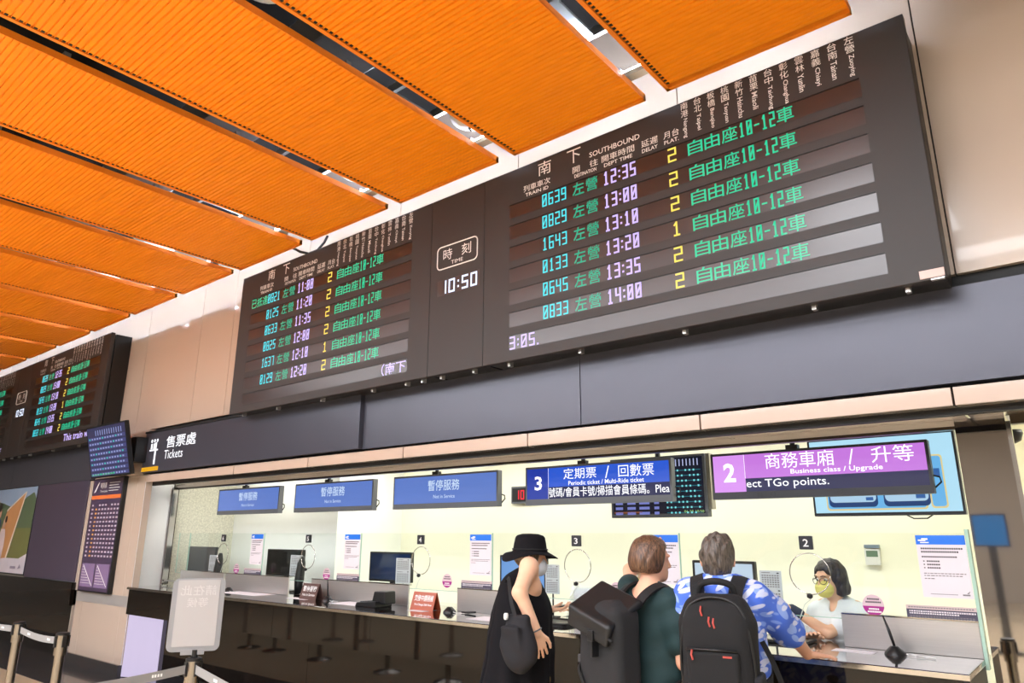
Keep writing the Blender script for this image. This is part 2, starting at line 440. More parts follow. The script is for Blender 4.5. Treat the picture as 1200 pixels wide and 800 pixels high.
tag(MB().box(-18, 1, 2.35, 2.8, 4.95, 5.25).build('air_duct', M_DUCT, bevel=.01), 'long rectangular metal air duct in the ceiling void', 'duct')
def dome(x, y, lab):
    t = thing('dome_speaker', lab, 'ceiling speaker', (x, y, 4.72))
    MB().lathe([(.0, .0), (.09, .01), (.15, .04), (.17, .09), (.17, .11)], (x, y, 4.70), 24).build('dome', M_CREAMDOME, t, smooth='all')
    MB().lathe([(.012, 0), (.018, .02), (.010, .03), (.016, .05)], (x, y, 4.655), 10).build('fixing_spring', M_STEELP, t)
GAPS = [(-.532 - 1.068 * i) * S - .936 * S - .083 for i in range(13)]
dome(GAPS[1], 3.50, 'cream domed ceiling fitting in the gap below the second orange panel')
dome(GAPS[2], 3.50, 'cream domed ceiling fitting in the gap below the third orange panel')
dome(GAPS[3], 3.50, 'cream domed ceiling fitting in the gap below the fourth orange panel')
dome(GAPS[1], 1.72, 'cream domed ceiling fitting at the top edge of the photo')
dome(GAPS[3] + .02, 1.60, 'cream domed ceiling fitting in the gap at the upper left')
t = thing('ceiling_channel', 'tan metal channel box above the wall beside the rightmost orange panel', 'ceiling box', (.0, 3.9, 4.6))
MB().box(-.36, .8, 3.62, 3.98, 4.62, 4.80).build('channel', mat('tan_channel', (150, 122, 84), .5, var=.3), t)
MB().box(-.52, -.36, 3.50, 3.98, 4.66, 4.82).build('box', mat('brown_box', (88, 74, 62), .5), t)
MB().box(-.355, .8, 3.60, 3.63, 4.60, 4.66).build('flange', M_DUCT, t)
# ================================================================ DEPARTURE BOARDS
STN = [('南港', 'Nangang'), ('台北', 'Taipei'), ('板橋', 'Banqiao'), ('桃園', 'Taoyuan'), ('新竹', 'Hsinchu'), ('苗栗', 'Miaoli'), ('台中', 'Taichung'),
       ('彰化', 'Changhua'), ('雲林', 'Yunlin'), ('嘉義', 'Chiayi'), ('台南', 'Tainan'), ('左營', 'Zuoying')]
BY = 4.0
def housing(t, x0, x1, bolts):
    b = MB(); b.box(x0 + .012, x1 - .012, BY + .075, 4.298, 2.962, 4.515); b.box(x0 + .03, x1 - .03, BY + .05, BY + .08, 2.975, 4.50)
    b.build('housing', M_BOARDSIDE, t)
    MB().box(x0, x1, BY, BY + .055, 2.948, 4.53).build('face_panel', M_BOARD, t, bevel=.003, seg=1)
    for x in bolts:
        MB().box(x - .012, x + .012, BY + .06, BY + .10, 2.925, 2.963).build('fixing_bolt', M_STEEL, t)
def board(dx, rows, label, group, x0, x1, message, bolts, extra=None, plate=False):
    t = thing('departure_board', label, 'departure board', ((x0 + x1) / 2, 4.15, 2.95), group)
    housing(t, x0, x1, bolts)
    yf = BY - .0015
    h = MB(); o = dx
    h.text('南', -3.01 + o, -2.885 + o, 4.385, 4.50, yf); h.text('下', -2.735 + o, -2.61 + o, 4.385, 4.50, yf)
    h.text('SOUTHBOUND', -2.534 + o, -2.114 + o, 4.378, 4.420, yf, .008); h.build('board_title', M_WHITEINK, t)
    for s, e, a, b in (('列車車次', 'TRAIN ID', -3.155, -2.894), ('開　往', 'DESTINATION', -2.686, -2.462), ('開車時間', 'DEPT TIME', -2.43, -2.16), ('延遲', 'DELAY', -2.104, -1.975), ('月台', 'PLAT.', -1.932, -1.817)):
        h = MB(); sh = 0 if s != '列車車次' else -.004
        h.text(s, a + o, b + o, 4.298 + sh, 4.352 + sh, yf); w = (b - a) * (.14 if len(e) > 6 else .06)
        h.text(e, a + w * .5 + o, b - w * .5 + o, 4.256 + sh, 4.285 + sh, yf, .008)
        h.build('column_heading', M_WHITEINK, t)
    for i, (c, e) in enumerate(STN):
        h = MB(); x = -1.768 + .0953 * i + o
        h.text(c[0], x - .026, x + .026, 4.468, 4.52, yf); h.text(c[1], x - .026, x + .026, 4.410, 4.462, yf)
        ln = .0205 * len(e)
        h.text(e, x - .018, x + .018, 4.396 - ln, 4.396, yf, .006, rot=1)
        h.build('station_name', M_WHITEINK, t)
    for i in range(7):
        zt = 4.222 - .18 * i; zb = zt - .115
        r = MB().quad(-3.297 + o, -.69 + o, zb, zt, yf).build('display_row', M_ROW, t)
        yt = yf - .002
        MB().box(-3.297 + o, -.69 + o, yf - .006, yf + .002, zt, zt + .004).build('row_lip', M_BOARDSIDE, r)
        if i < len(rows):
            n, tm, pl = rows[i]; a = zb + .004; b = zt - .008
            MB().led(n, -2.972 + o, -2.748 + o, a, b, yt).build('train_number', E_CYAN, r)
            m = MB(); m.text('左', -2.689 + o, -2.588 + o, a, b, yt, .01); m.text('營', -2.572 + o, -2.471 + o, a, b, yt, .005); m.build('destination', E_TEAL, r)
            MB().led(tm, -2.420 + o, -2.155 + o, a - .002, b + .004, yt, .15).build('departure_time', E_VIOLET, r)
            MB().led(pl, -1.908 + o, -1.845 + o, a, b, yt, .15).build('platform_number', E_YELLOW, r)
            m = MB()
            for k, c in enumerate('自由座'): m.text(c, -1.762 + .118 * k + o, -1.762 + .118 * k + .104 + o, a, b, yt, .006)
            m.led('10-12', -1.410 + o, -1.182 + o, a, b, yt); m.text('車', -1.172 + o, -1.070 + o, a, b, yt, .006)
            m.build('remark', E_GREEN, r)
            if extra and i == 0:
                m = MB()
                for k, c in enumerate(extra): m.text(c, -3.292 + .107 * k + o, -3.292 + .107 * k + .098 + o, a, b, yt, .006)
                m.build('status', E_GREEN, r)
        elif message: message(r, zb, zt, yt)
    if plate: MB().box(-.548, -.436, BY - .006, BY, 2.958, 3.002).build('maker_plate', mat('pink_plate', (206, 178, 170), .4), t); MB().box(-.50, -.44, BY - .004, BY + .02, 2.945, 2.953).build('plate_clip', M_STEEL, t)
    return t
def msg_led(s, x0, x1):
    return lambda r, zb, zt, yt: MB().led(s, x0, x1, zb + .004, zt - .010, yt, .15).build('ticker_text', E_VIOLET, r)
def msg_txt(s, x0, x1):
    return lambda r, zb, zt, yt: MB().text(s, x0, x1, zb + .004, zt - .004, yt, .008).build('ticker_text', E_VIOLET, r)
R1 = [('0639', '12:35', '2'), ('0829', '13:00', '2'), ('1643', '13:10', '2'), ('0133', '13:20', '1'), ('0645', '13:35', '2'), ('0833', '14:00', '2')]
R2 = [('0821', '11:00', '2'), ('0125', '11:20', '2'), ('0633', '11:35', '2'), ('0825', '12:00', '2'), ('1637', '12:10', '1'), ('0129', '12:20', '2')]
board(0, R1, 'large dark departure board with train 0639 in its top row', None, -3.565, -.43, msg_led('3:05.', -3.293, -3.014), [-3.35, -2.70, -1.9, -1.1, -.62], plate=True)
board(-3.74, R2, 'dark departure board with train 0821 on top, left of the clock panel', None, -7.275, -4.184, msg_txt('（南下', -4.76, -4.445), [-7.1, -6.45, -5.7, -4.95, -4.5, -4.30], extra='已抵達')
def clock_panel(dx, label):
    x0, x1 = -4.180 + dx, -3.568 + dx
    t = thing('clock_panel', label, 'clock', ((x0 + x1) / 2, 4.15, 2.95))
    housing(t, x0, x1, [x0 + .1, x1 - .15])
    yf = BY - .0015
    m = MB(); pts = rrect(-4.10 + dx, -3.64 + dx, 3.862, 4.065, .04)
    m.tube([(a, yf, b) for a, b in pts + pts[:1]], .006, 4, cap=False)
    m.text('時', -4.03 + dx, -3.925 + dx, 3.935, 4.035, yf); m.text('刻', -3.815 + dx, -3.71 + dx, 3.935, 4.035, yf); m.text('TIME', -3.935 + dx, -3.80 + dx, 3.885, 3.917, yf)
    m.build('heading_lettering', M_WHITEINK, t)
    r = MB().quad(-4.09 + dx, -3.61 + dx, 3.622, 3.762, yf).build('display_window', M_ROW, t)
    MB().led('10:50', -4.055 + dx, -3.635 + dx, 3.632, 3.752, yf - .002, .17, seven=True).build('clock_digits', E_WHITE, r)
clock_panel(0, 'digital clock panel showing 10:50 between the two near departure boards')
D2 = -10.39
board(D2, R1, 'far left departure board partly behind the hanging flat screen', None, -3.565 + D2, -.43 + D2, msg_txt('This train w', -1.62 + D2, -.70 + D2), [-3.2 + D2, -2.2 + D2, -1.2 + D2])
clock_panel(D2, 'digital clock panel between the two far left departure boards')
board(D2 - 3.74, R2, 'leftmost departure board cut off by the photo edge', None, -7.275 + D2, -4.184 + D2, msg_txt('（南下', -4.76 + D2, -4.445 + D2), [-6 + D2, -4.5 + D2])
# loose cable that droops from the ceiling on top of the smaller board
tag(MB().tube([P(344, 291, 3.95), P(352, 295, 3.97), P(362, 297, 4.05), P(372, 293, 4.10), P(380, 284, 4.12), P(384, 276, 4.13)], .014, 8).build('cable', M_BLACKP, smooth='all'), 'black cable drooping over the top of the smaller departure board', 'cable')

# ================================================================ TICKETS SIGN
t = thing('tickets_sign', 'dark lit sign reading Tickets over the left end of the counter', 'sign', (-7.5, 4.22, 2.46))
MB().box(-9.70, -5.284, 4.205, 4.34, 2.455, 2.965).build('face_panel', M_BAND, t, bevel=.003, seg=1)
MB().box(-9.70, -7.3, 4.19, 4.29, 2.966, 2.99).build('top_cover', M_BLACK, t)
ys = 4.203
def at(u, v, y=ys): p = P(u, v, y); return p.x, p.z
def tbox(m, s, u0, v0, u1, v1, w=.0, y=ys):
    """text whose box runs from pixel (u0,v0) top-left to (u1,v1) lower right at depth y"""
    a = P(u0, (v0), y); b = P(u1, (v1), y); m.text(s, a.x, b.x, b.z, a.z, y, w); return m
m = MB(); m.text('售票處', -9.10, -8.35, 2.735, 2.885, ys, .008); m.text('Tickets', -9.12, -8.64, 2.60, 2.71, ys); 
m.build('lettering', E_TXT, t)
m = MB()   # pictogram: clerk behind a counter with people
for k in range(3):
    x = -9.50 + .075 * k
    m.prism([(x + .024 * math.cos(i * .7854), 2.855 + .024 * math.sin(i * .7854)) for i in range(8)], fy(ys), .001)
m.box(-9.54, -9.31, ys, ys + .001, 2.725, 2.745); m.box(-9.40, -9.355, ys, ys + .001, 2.55, 2.83)
for k in range(2): m.box(-9.515 + .07 * k, -9.47 + .07 * k, ys, ys + .001, 2.75, 2.82)
m.build('pictogram', E_TXT, t)
MB().box(-9.699, -9.24, ys - .002, ys + .001, 2.468, 2.522).build('yellow_bar', emat('sign_yellow', (246, 178, 20), .9), t)

# ================================================================ LEFT COLUMN: TIMETABLE, SCREEN, ADVERT
t = thing('timetable_poster', 'tall purple timetable board with an orange stripe on the beige column', 'timetable', (-10.64, 4.22, .93))
MB().box(-11.13, -10.15, 4.19, 4.249, .935, 2.44).build('frame', M_BLACKP, t, bevel=.004, seg=1)
yy = 4.188
MB().quad(-11.11, -10.17, .955, 2.42, yy).build('purple_sheet', mat('timetable_purple', (74, 60, 84), .3), t)
MB().quad(-11.11, -10.17, 2.155, 2.205, yy - .001).build('orange_stripe', mat('timetable_orange', (232, 122, 62), .4), t)
m = MB(); m.text('時刻表', -10.86, -10.66, 2.30, 2.38, yy - .001); m.text('Timetable', -10.86, -10.62, 2.245, 2.275, yy - .001)
for k in range(4): m.quad(-10.58, -10.24 - .04 * (k % 2), 2.365 - .035 * k, 2.373 - .035 * k, yy - .001)
m.prism([(-11.06, 2.24), (-11.0, 2.26), (-10.9, 2.40), (-10.96, 2.36)], fy(yy - .002), .001)
m.build('heading_lettering', M_WHITEINK, t)
random.seed(3)
m = MB(); y2 = MB()
for r in range(13):
    z = 2.06 - .056 * r
    for c in range(9):
        x = -11.05 + .098 * c + (.03 if c > 0 else 0)
        if r == 0 and c in (1, 5): continue
        (y2 if c == 1 else m).quad(x, x + .045 + .012 * random.random(), z, z + .024, yy - .001)
m.build('table_lettering', mat('timetable_figures', (190, 178, 196), .5), t); y2.build('table_highlight', mat('timetable_gold', (214, 160, 96), .5), t)
m = MB(); m.quad(-11.08, -10.66, 1.0, 1.30, yy - .001); m.quad(-10.62, -10.20, 1.0, 1.30, yy - .001); m.build('diagram_ground', mat('diagram_lilac', (134, 112, 150), .4), t)
m = MB()
for x in (-11.08, -10.62):
    m.add([(x + .03, yy - .002, 1.28), (x + .05, yy - .002, 1.28), (x + .40, yy - .002, 1.02), (x + .38, yy - .002, 1.02)], [(0, 1, 2, 3)])
    for k in range(7): m.quad(x + .02, x + .05 + .045 * k, 1.25 - .034 * k, 1.254 - .034 * k, yy - .002)
m.build('diagram_lines', M_WHITEINK, t)

# tilted flat screen hung out from the column
t = thing('hanging_screen', 'tilted flat screen of train times hung above the purple timetable', 'screen', (-10.75, 4.0, 2.5))
a, b, c_, d = P(102.5, 502.5, 3.80), P(147, 491, 3.86), P(152.7, 556.5, 4.02), P(105.4, 560.3, 3.96)
ux = ((b - a) + (c_ - d)) / 2; uz = ((a - d) + (b - c_)) / 2; ww, hh = ux.length, uz.length
ux.normalize(); un = ux.cross(uz).normalized(); uz = un.cross(ux).normalized()   # un points into the wall
un = ux.cross(uz); oc = (a + b + c_ + d) / 4
MS = Matrix(((ux.x, -un.x, uz.x, oc.x), (ux.y, -un.y, uz.y, oc.y), (ux.z, -un.z, uz.z, oc.z), (0, 0, 0, 1)))
w2, h2 = ww / 2, hh / 2
slab(MB(), -w2, w2, -h2, h2, 0, .05, .012).xf(MS).build('casing', M_BLACKP, t)
MB().quad(-w2 + .02, w2 - .02, -h2 + .025, h2 - .02, -.002).xf(MS).build('display', emat('screen_indigo', (44, 46, 92), .8), t)
m = MB(); g = MB(); bl = MB()
for r in range(8):
    z = h2 - .17 - .068 * r
    bl.quad(-w2 + .03, w2 - .03, z - .022, z + .022, -.003)
    for c in range(13):
        x = -w2 + .06 + c * (ww - .14) / 13
        (m if (r + c) % 5 else g).quad(x, x + .042, z - .011, z + .011, -.004)
for c in range(12): m.quad(-w2 + .25 + c * (ww - .32) / 12, -w2 + .27 + c * (ww - .32) / 12, h2 - .13, h2 - .06, -.004)
bl.xf(MS).build('row_bands', emat('screen_row_blue', (66, 70, 130), .8), t)
m.xf(MS).build('screen_lettering', emat('screen_figures', (150, 160, 214), .9), t); g.xf(MS).build('screen_highlights', emat('screen_teal', (70, 190, 190), .9), t)
MB().quad(-w2 + .04, .12, -h2 + .035, -h2 + .055, -.004).xf(MS).build('screen_footer', emat('screen_green', (40, 170, 90), .9), t)
m = MB(); m.box(oc.x + .28, oc.x + .48, 4.06, 4.248, oc.z - .16, oc.z + .16); m.tube([oc + Vector((0, .05, 0)), Vector((oc.x + .2, 4.2, oc.z))], .04, 10); m.build('wall_bracket', M_BLACKP, t)

# advert wall
t = thing('advert_billboard', 'wide advert picture with trees and a tan card on the far left wall', 'advert', (-14.6, 4.24, 1.03))
ya = 4.243
MB().box(-17.6, -13.46, ya, 4.30, 1.05, 2.448).build('backing', M_BLACKP, t)
def img(n, col, polys, k): 
    m = MB()
    for p in polys: m.add([(a, ya - .001 * k, b) for a, b in p], [tuple(range(len(p)))])
    m.build(n, mat('advert_' + n, col, .3, var=.12, scale=4), t)
img('sky', (150, 176, 206), [[(-17.58, 1.07), (-13.47, 1.07), (-13.47, 2.44), (-17.58, 2.44)]], 1)
img('trees', (92, 112, 82), [[(-17.58, 1.3), (-13.47, 1.3), (-13.47, 2.25), (-13.6, 2.35), (-13.9, 2.28), (-14.1, 2.2), (-14.4, 2.1), (-15, 2.2), (-16, 2.3), (-17.58, 2.3)]], 2)
img('lawn', (118, 122, 70), [[(-17.58, 1.25), (-13.47, 1.25), (-13.47, 1.78), (-17.58, 1.78)]], 3)
img('ground', (214, 208, 216), [[(-17.58, 1.07), (-13.47, 1.07), (-13.47, 1.38), (-13.8, 1.3), (-14.3, 1.3), (-17.58, 1.24)]], 4)
img('card', (206, 152, 98), [[(-15.15, 1.26), (-14.45, 1.3), (-13.98, 2.35), (-14.75, 2.05)]], 5)
img('card_edge', (238, 224, 204), [[(-14.45, 1.3), (-14.38, 1.3), (-13.92, 2.38), (-13.98, 2.35)], [(-14.75, 2.05), (-13.98, 2.35), (-13.94, 2.38), (-14.75, 2.09)]], 6)
def fig(n, x, col, k, h):
    img(n, col, [[(x - .13, 1.24), (x + .13, 1.24), (x + .17, 1.5), (x + .15, 1.24 + h * .62), (x + .1, 1.24 + h * .8), (x - .1, 1.24 + h * .8), (x - .15, 1.24 + h * .6)]], k)
fig('blue_figure', -15.1, (52, 74, 128), 7, .86); fig('pale_figure', -14.78, (226, 206, 206), 8, .66)
def disc(x, z, r): return [(x + r * math.cos(i * .5236), z + r * 1.2 * math.sin(i * .5236)) for i in range(12)]
img('faces', (206, 160, 132), [disc(-15.08, 2.03, .08), disc(-14.76, 1.86, .07)], 9)
img('hair', (48, 34, 30), [disc(-15.1, 2.13, .07), disc(-14.70, 1.93, .05)], 10)
img('small_mark', (150, 140, 160), [[(-14.1, 1.14), (-13.85, 1.14), (-13.85, 1.18), (-14.1, 1.18)], [(-13.75, 1.14), (-13.62, 1.16), (-13.68, 1.22)]], 11)
tag(MB().box(-13.45, -11.44, 4.243, 4.30, 1.035, 2.448).build('blank_panel', mat('aubergine_panel', (72, 64, 80), .35, var=.05), bevel=.003, seg=1), 'plain dark purple wall panel right of the advert picture', 'wall panel')
struct('trim_8', MB().box(-11.435, -11.27, 4.262, 4.30, .93, 2.43).box(-11.40, -11.38, 4.255, 4.30, .14, 2.43), mat('beige_edge', (190, 176, 162), .3))
struct('wall_left_back', MB().box(-25, -17.6, 4.25, 4.30, 1.03, 2.45), MATS['aubergine_panel'])
# ================================================================ TICKET COUNTER
WC = {k: -1.50 - 1.743 * (k - 2) for k in range(2, 8)}
GY = 4.78
NW = {2: 'two', 3: 'three', 4: 'four', 5: 'five', 6: 'six'}
t = thing('ticket_counter', 'long dark polished stone ticket counter below the lit windows', 'counter', (-5.1, 4.5, 0))
m = MB(); m.box(-9.63, -.632, 4.20, 4.99, 1.02, 1.05)
m.box(-9.9, -3.55, 4.99, 5.28, 1.02, 1.05); m.box(-2.5, -1.86, 4.99, 5.28, 1.02, 1.05)
m.build('worktop', M_TOP, t, bevel=.004, seg=2)
MB().box(-9.63, -.63, 4.195, 4.2005, 1.022, 1.046).build('edge_strip', M_STEELP, t)
m = MB()
ax = [-.635, -2.1, -3.55, -5.0, -6.45, -7.9, -9.63]
for i in range(6): m.box(ax[i + 1] + .002, ax[i] - .002, 4.225, 4.27, .73, 1.019)
m.build('apron', M_STONE, t)
MB().box(-9.76, -.65, 4.27, 4.70, .725, .745).build('apron_soffit', M_BLACK, t)
m = MB()
ax = [-.66, -2.4, -4.3, -6.2, -8.1, -9.76]
for i in range(5): m.box(ax[i + 1] + .002, ax[i] - .002, 4.485, 4.53, .10, .727)
m.build('lower_panel', M_STONE, t)
MB().box(-9.76, -.66, 4.47, 4.53, 0, .10).build('plinth', M_BLACKP, t)
MB().box(-.66, -.634, 4.21, 4.76, .0, 1.019).build('end_panel', M_BLACKP, t)

t = thing('glow_panel', 'pale lavender panel with added glow under the left end of the counter', 'glowing panel', (-9.4, 4.37, .0))  # added panel; its emission stands in for light falling on the jamb
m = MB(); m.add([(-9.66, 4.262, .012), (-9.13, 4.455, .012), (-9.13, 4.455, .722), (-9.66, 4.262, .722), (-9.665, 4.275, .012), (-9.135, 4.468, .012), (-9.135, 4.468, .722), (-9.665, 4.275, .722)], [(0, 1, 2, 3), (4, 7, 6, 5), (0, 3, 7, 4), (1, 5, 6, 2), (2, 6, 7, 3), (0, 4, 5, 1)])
m.build('panel', emat('lavender_glow', (226, 212, 246), .85), t)
# counter glass: one pane per window with its speech ring
def pane(x0, x1, k, label):
    t = thing('counter_glass', label, 'glass screen', ((x0 + x1) / 2, GY, 1.2), 'glass panes along the counter')
    MB().box(x0 + .003, x1 - .003, GY - .004, GY + .004, 1.205, 1.70).build('pane', M_GLASS, t)
    e = MB(); e.box(x0 + .001, x0 + .0035, GY - .0045, GY + .0045, 1.205, 1.70); e.box(x1 - .0035, x1 - .001, GY - .0045, GY + .0045, 1.205, 1.70)
    e.box(x0, x1, GY - .0045, GY + .0045, 1.203, 1.207); e.build('polished_edge', M_GLASSEDGE, t)
    if k:
        c = WC[k]
        r = MB().ring(c, 1.456, .122, .0035, GY - .006).build('speech_ring', M_STEELP, t, smooth='all')
        q = MB(); q.lathe([(.006, -.016), (.018, -.008), (.018, .008), (.006, .016)], (c - .008, GY - .02, 1.325), 12)
        q.build('microphone', M_BLACKP, r)
        MB().tube([(c - .008, GY + .012, 1.31), (c - .06, GY + .03, 1.27), (c - .10, GY + .03, 1.18), (c - .10, GY + .03, 1.06)], .003, 6).build('cable', M_WHITEP, r)
    return t
for k in range(2, 7):
    x1 = -.632 - 1.743 * (k - 2)
    pane(x1 - 1.743 if k < 6 else x1 - 1.72, x1, k, 'clear glass pane with a speech ring at window %s' % NW[k])
pane(-9.62, -9.33, 0, 'narrow clear glass pane at the left end of the counter')
SG = mat('number_sign_black', (34, 36, 44), .35)
for k in range(2, 7):
    t = thing('number_sign', 'small black square plate with white number %s on the counter glass' % NW[k], 'number sign', (WC[k], GY - .006, 1.6), 'window number plates')
    slab(MB(), WC[k] - .041, WC[k] + .041, 1.600, 1.683, GY - .022, GY - .005, .006).build('plate', SG, t)
    MB().text(str(k), WC[k] - .017, WC[k] + .017, 1.618, 1.664, GY - .0225, .012).build('numeral', M_WHITEINK, t)
    # poster
    x0, x1 = WC[k] + .617, WC[k] + .862; y = GY - .008
    t = thing('notice_poster', 'white notice with a blue header on the glass right of window %s' % NW[k], 'poster', ((x0 + x1) / 2, y, 1.35), 'blue headed notices on the glass')
    MB().box(x0, x1, y - .002, y + .001, 1.351, 1.688).build('sheet', M_PAPER, t)
    MB().quad(x0, x1, 1.637, 1.688, y - .003).build('header', M_BLUEINK, t)
    m = MB(); m.quad(x0 + .012, x0 + .05, 1.656, 1.664, y - .004); m.quad(x0 + .03, x0 + .062, 1.662, 1.672, y - .004); m.quad(x0 + .022, x0 + .066, 1.645, 1.651, y - .004)
    m.build('header_mark', M_WHITEINK, t)
    m = MB()
    for zz, a, b, hgt in ((1.615, .02, .22, .009), (1.597, .02, .205, .009), (1.570, .02, .19, .008)):
        x = x0 + a
        while x < x0 + b: m.quad(x, x + .0085, zz - hgt / 2, zz + hgt / 2, y - .003); x += .011
    for zz in (1.546, 1.528, 1.510):
        m.quad(x0 + .024, x0 + .031, zz - .003, zz + .003, y - .003)
        x = x0 + .042
        while x < x0 + .105: m.quad(x, x + .0085, zz - .004, zz + .004, y - .003); x += .011
    m.build('text_lines', M_DARKINK, t)
    m = MB()
    for zz, b in ((1.480, .225), (1.468, .2), (1.452, .065)):
        x = x0 + .02
        while x < x0 + b: w = .008 + .012 * random.random(); m.quad(x, x + w, zz - .0025, zz + .0025, y - .003); x += w + .004
    for i in range(14): m.quad(x0 + .04 + .0095 * i, x0 + .047 + .0095 * i, 1.368, 1.372, y - .003)
    m.quad(x1 - .05, x1 - .015, 1.366, 1.374, y - .003); m.add([(x1 - .03, y - .003, 1.378), (x1 - .02, y - .003, 1.376), (x1 - .012, y - .003, 1.392)], [(0, 1, 2)])
    m.build('small_print', M_GREYINK, t)
    # dark strip notice
    x0, x1 = WC[k] + .52, WC[k] + .872
    t = thing('strip_notice', 'wide dark notice strip with pale lines on the glass at window %s' % NW[k], 'notice', ((x0 + x1) / 2, y, 1.22), 'dark strip notices on the glass')
    MB().box(x0, x1, y - .002, y + .001, 1.236, 1.285).build('dark_sheet', mat('strip_dark', (70, 66, 86), .5), t)
    MB().box(x0, x1, y - .002, y + .001, 1.285, 1.306).build('pale_band', mat('strip_pink', (206, 184, 184), .5), t)
    m = MB()
    x = x0 + .015
    while x < x1 - .02:
        w = .006 + .006 * random.random()
        m.quad(x, x + w, 1.270, 1.278, y - .003)
        if x < x1 - .1: m.quad(x, x + w, 1.259, 1.266, y - .003)
        x += w + .003
    m.build('text_lines', M_PAPER, t)
    m = MB()
    for i in range(24): m.quad(x0 + .012 + .0135 * i, x0 + .022 + .0135 * i, 1.292, 1.299, y - .003)
    for zz in (1.249, 1.241):
        for i in range(22): m.quad(x0 + .015 + .0145 * i, x0 + .026 + .0145 * i, zz - .002, zz + .002, y - .003)
    m.build('small_print', M_GREYINK, t)
    # round sticker
    cx, cz, r = WC[k] + .347, 1.292, .0585
    t = thing('round_sticker', 'round sticker, pink above and magenta below, on the glass at window %s' % NW[k], 'sticker', (cx, y, 1.234), 'round stickers on the glass')
    up = [(cx + r * math.cos(a), cz + r * math.sin(a)) for a in np.linspace(-.1, math.pi + .1, 20)]
    dn = [(cx + r * math.cos(a), cz + r * math.sin(a)) for a in np.linspace(math.pi + .1, 2 * math.pi - .1, 20)]
    MB().prism(up, fy(y - .002), .002).build('pink_half', mat('sticker_pink', (214, 188, 196), .5), t)
    MB().prism(dn, fy(y - .002), .002).build('magenta_half', mat('sticker_magenta', (160, 24, 128), .5), t)
    m = MB()
    for zz, a, b in ((1.325, -.03, .03), (1.308, -.04, .042)):
        x = cx + a
        while x < cx + b: m.quad(x, x + .0075, zz - .004, zz + .005, y - .003); x += .0095
    m.build('text_lines', M_DARKINK, t)
    m = MB()
    for zz, a, b in ((1.270, -.026, .026), (1.255, -.034, .036)):
        x = cx + a
        while x < cx + b: m.quad(x, x + .0075, zz - .004, zz + .005, y - .003); x += .0095
    m.build('pale_text', M_WHITEINK, t)

# brushed steel upstands between the transaction gaps
for x0, x1, lab in ((-1.335, -.634, 'brushed steel upstand at the right end of the counter, by window 2'), (-2.98, -1.95, 'brushed steel upstand behind the customers between windows 3 and 2'),
                    (-4.50, -3.56, 'brushed steel upstand right of the red sign at window 4'), (-6.61, -5.12, 'brushed steel upstand behind the black card terminal at window 5'),
                    (-8.325, -7.02, 'brushed steel upstand below the black monitor at window 6'), (-9.43, -8.36, 'leftmost brushed steel upstand behind the sign holder')):
    t = thing('steel_upstand', lab, 'steel plate', ((x0 + x1) / 2, 4.765, 1.05), 'steel upstands on the counter')
    MB().box(x0, x1, 4.757, 4.773, 1.0505, 1.232).build('plate', M_STEEL, t, bevel=.002, seg=1)
    MB().box(x0, x1, 4.757, 4.80, 1.232, 1.24).build('top_lip', M_STEELP, t)
tag(MB().box(-.632, -.615, 4.745, 4.80, 1.0, 1.72).build('glass_end_post', M_GLASSEDGE, bevel=.002), 'green edged glass fin at the right end of the counter', 'glass fin')

# ================================================================ HANGING SCREENS OVER THE WINDOWS
SY = 5.03
M_BLUE3 = emat('screen_blue', (36, 92, 222), .95, .12)
M_BLUE3D = emat('screen_deep_blue', (24, 60, 178), .9, .1)
M_NAVY = emat('screen_navy', (16, 26, 92), .8, .3)
M_BLUEO = emat('screen_off_blue', (100, 132, 212), .95, .12)
M_PUR = emat('screen_purple', (206, 124, 232), .95, .06)
M_PUR2 = emat('screen_purple_bright', (222, 150, 246), .98, .04)
def hang(k, bez, label):
    c = WC[k]; x0, x1 = c - .71, c + .71; z0, z1 = 1.935, 2.263
    t = thing('counter_screen', label, 'screen', (c, SY, 1.93), 'screens above the ticket windows')
    slab(MB(), x0, x1, z0, z1, SY, SY + .06, .006).build('casing', bez, t)
    m = MB()
    for q in (-.35, -.15, .28, .42): m.lathe([(.012, 0), (.012, .004)], (0, 0, 0), 12)
    m = MB(); m.tube([(c - .12, SY + .04, z1 - .005), (c - .12, SY + .04, 2.779)], .018, 8); m.box(c - .16, c - .08, SY + .01, SY + .06, z1, z1 + .03)
    m.build('hanger', M_BLACKP, t)
    MB().tube([(x1 - .03, SY + .05, z0 + .12), (x1 + .03, SY + .06, z0 + .10), (x1 + .035, SY + .06, z0 + .07), (x1 - .01, SY + .06, z0 + .03)], .006, 6).build('cable', M_BLACKP, t)
    return t, x0 + .018, x1 - .018, z0 + .05, z1 - .018
yf = SY - .0015
for k in (4, 5, 6):
    t, x0, x1, z0, z1 = hang(k, M_GREYBEZEL, 'blue out of service screen hanging above window %s' % NW[k])
    MB().quad(x0, x1, z0, z1, yf).build('display', M_BLUEO, t)
    c = (x0 + x1) / 2
    m = MB(); m.text('暫停服務', c - .20, c + .23, z0 + .118, z0 + .222, yf - .001, .006); m.text('Not in Service', c - .12, c + .17, z0 + .045, z0 + .08, yf - .001)
    m.build('lettering', emat('pale_lettering', (206, 226, 250), 1.05), t)
t, x0, x1, z0, z1 = hang(3, M_GREYBEZEL, 'blue screen with a white 3 above the periodic ticket window')
xs_ = x0 + .235
MB().quad(x0, xs_, z0, z1, yf).build('number_block', M_BLUE3D, t)
MB().quad(xs_, x1, z0 + .098, z1, yf).build('title_block', M_BLUE3, t)
MB().quad(xs_, x1, z0, z0 + .098, yf).build('ticker_block', M_NAVY, t)
m = MB(); m.text('3', x0 + .085, x0 + .165, z0 + .075, z0 + .195, yf - .001, .02); m.quad(xs_ - .002, xs_ + .001, z0, z1, yf - .001)
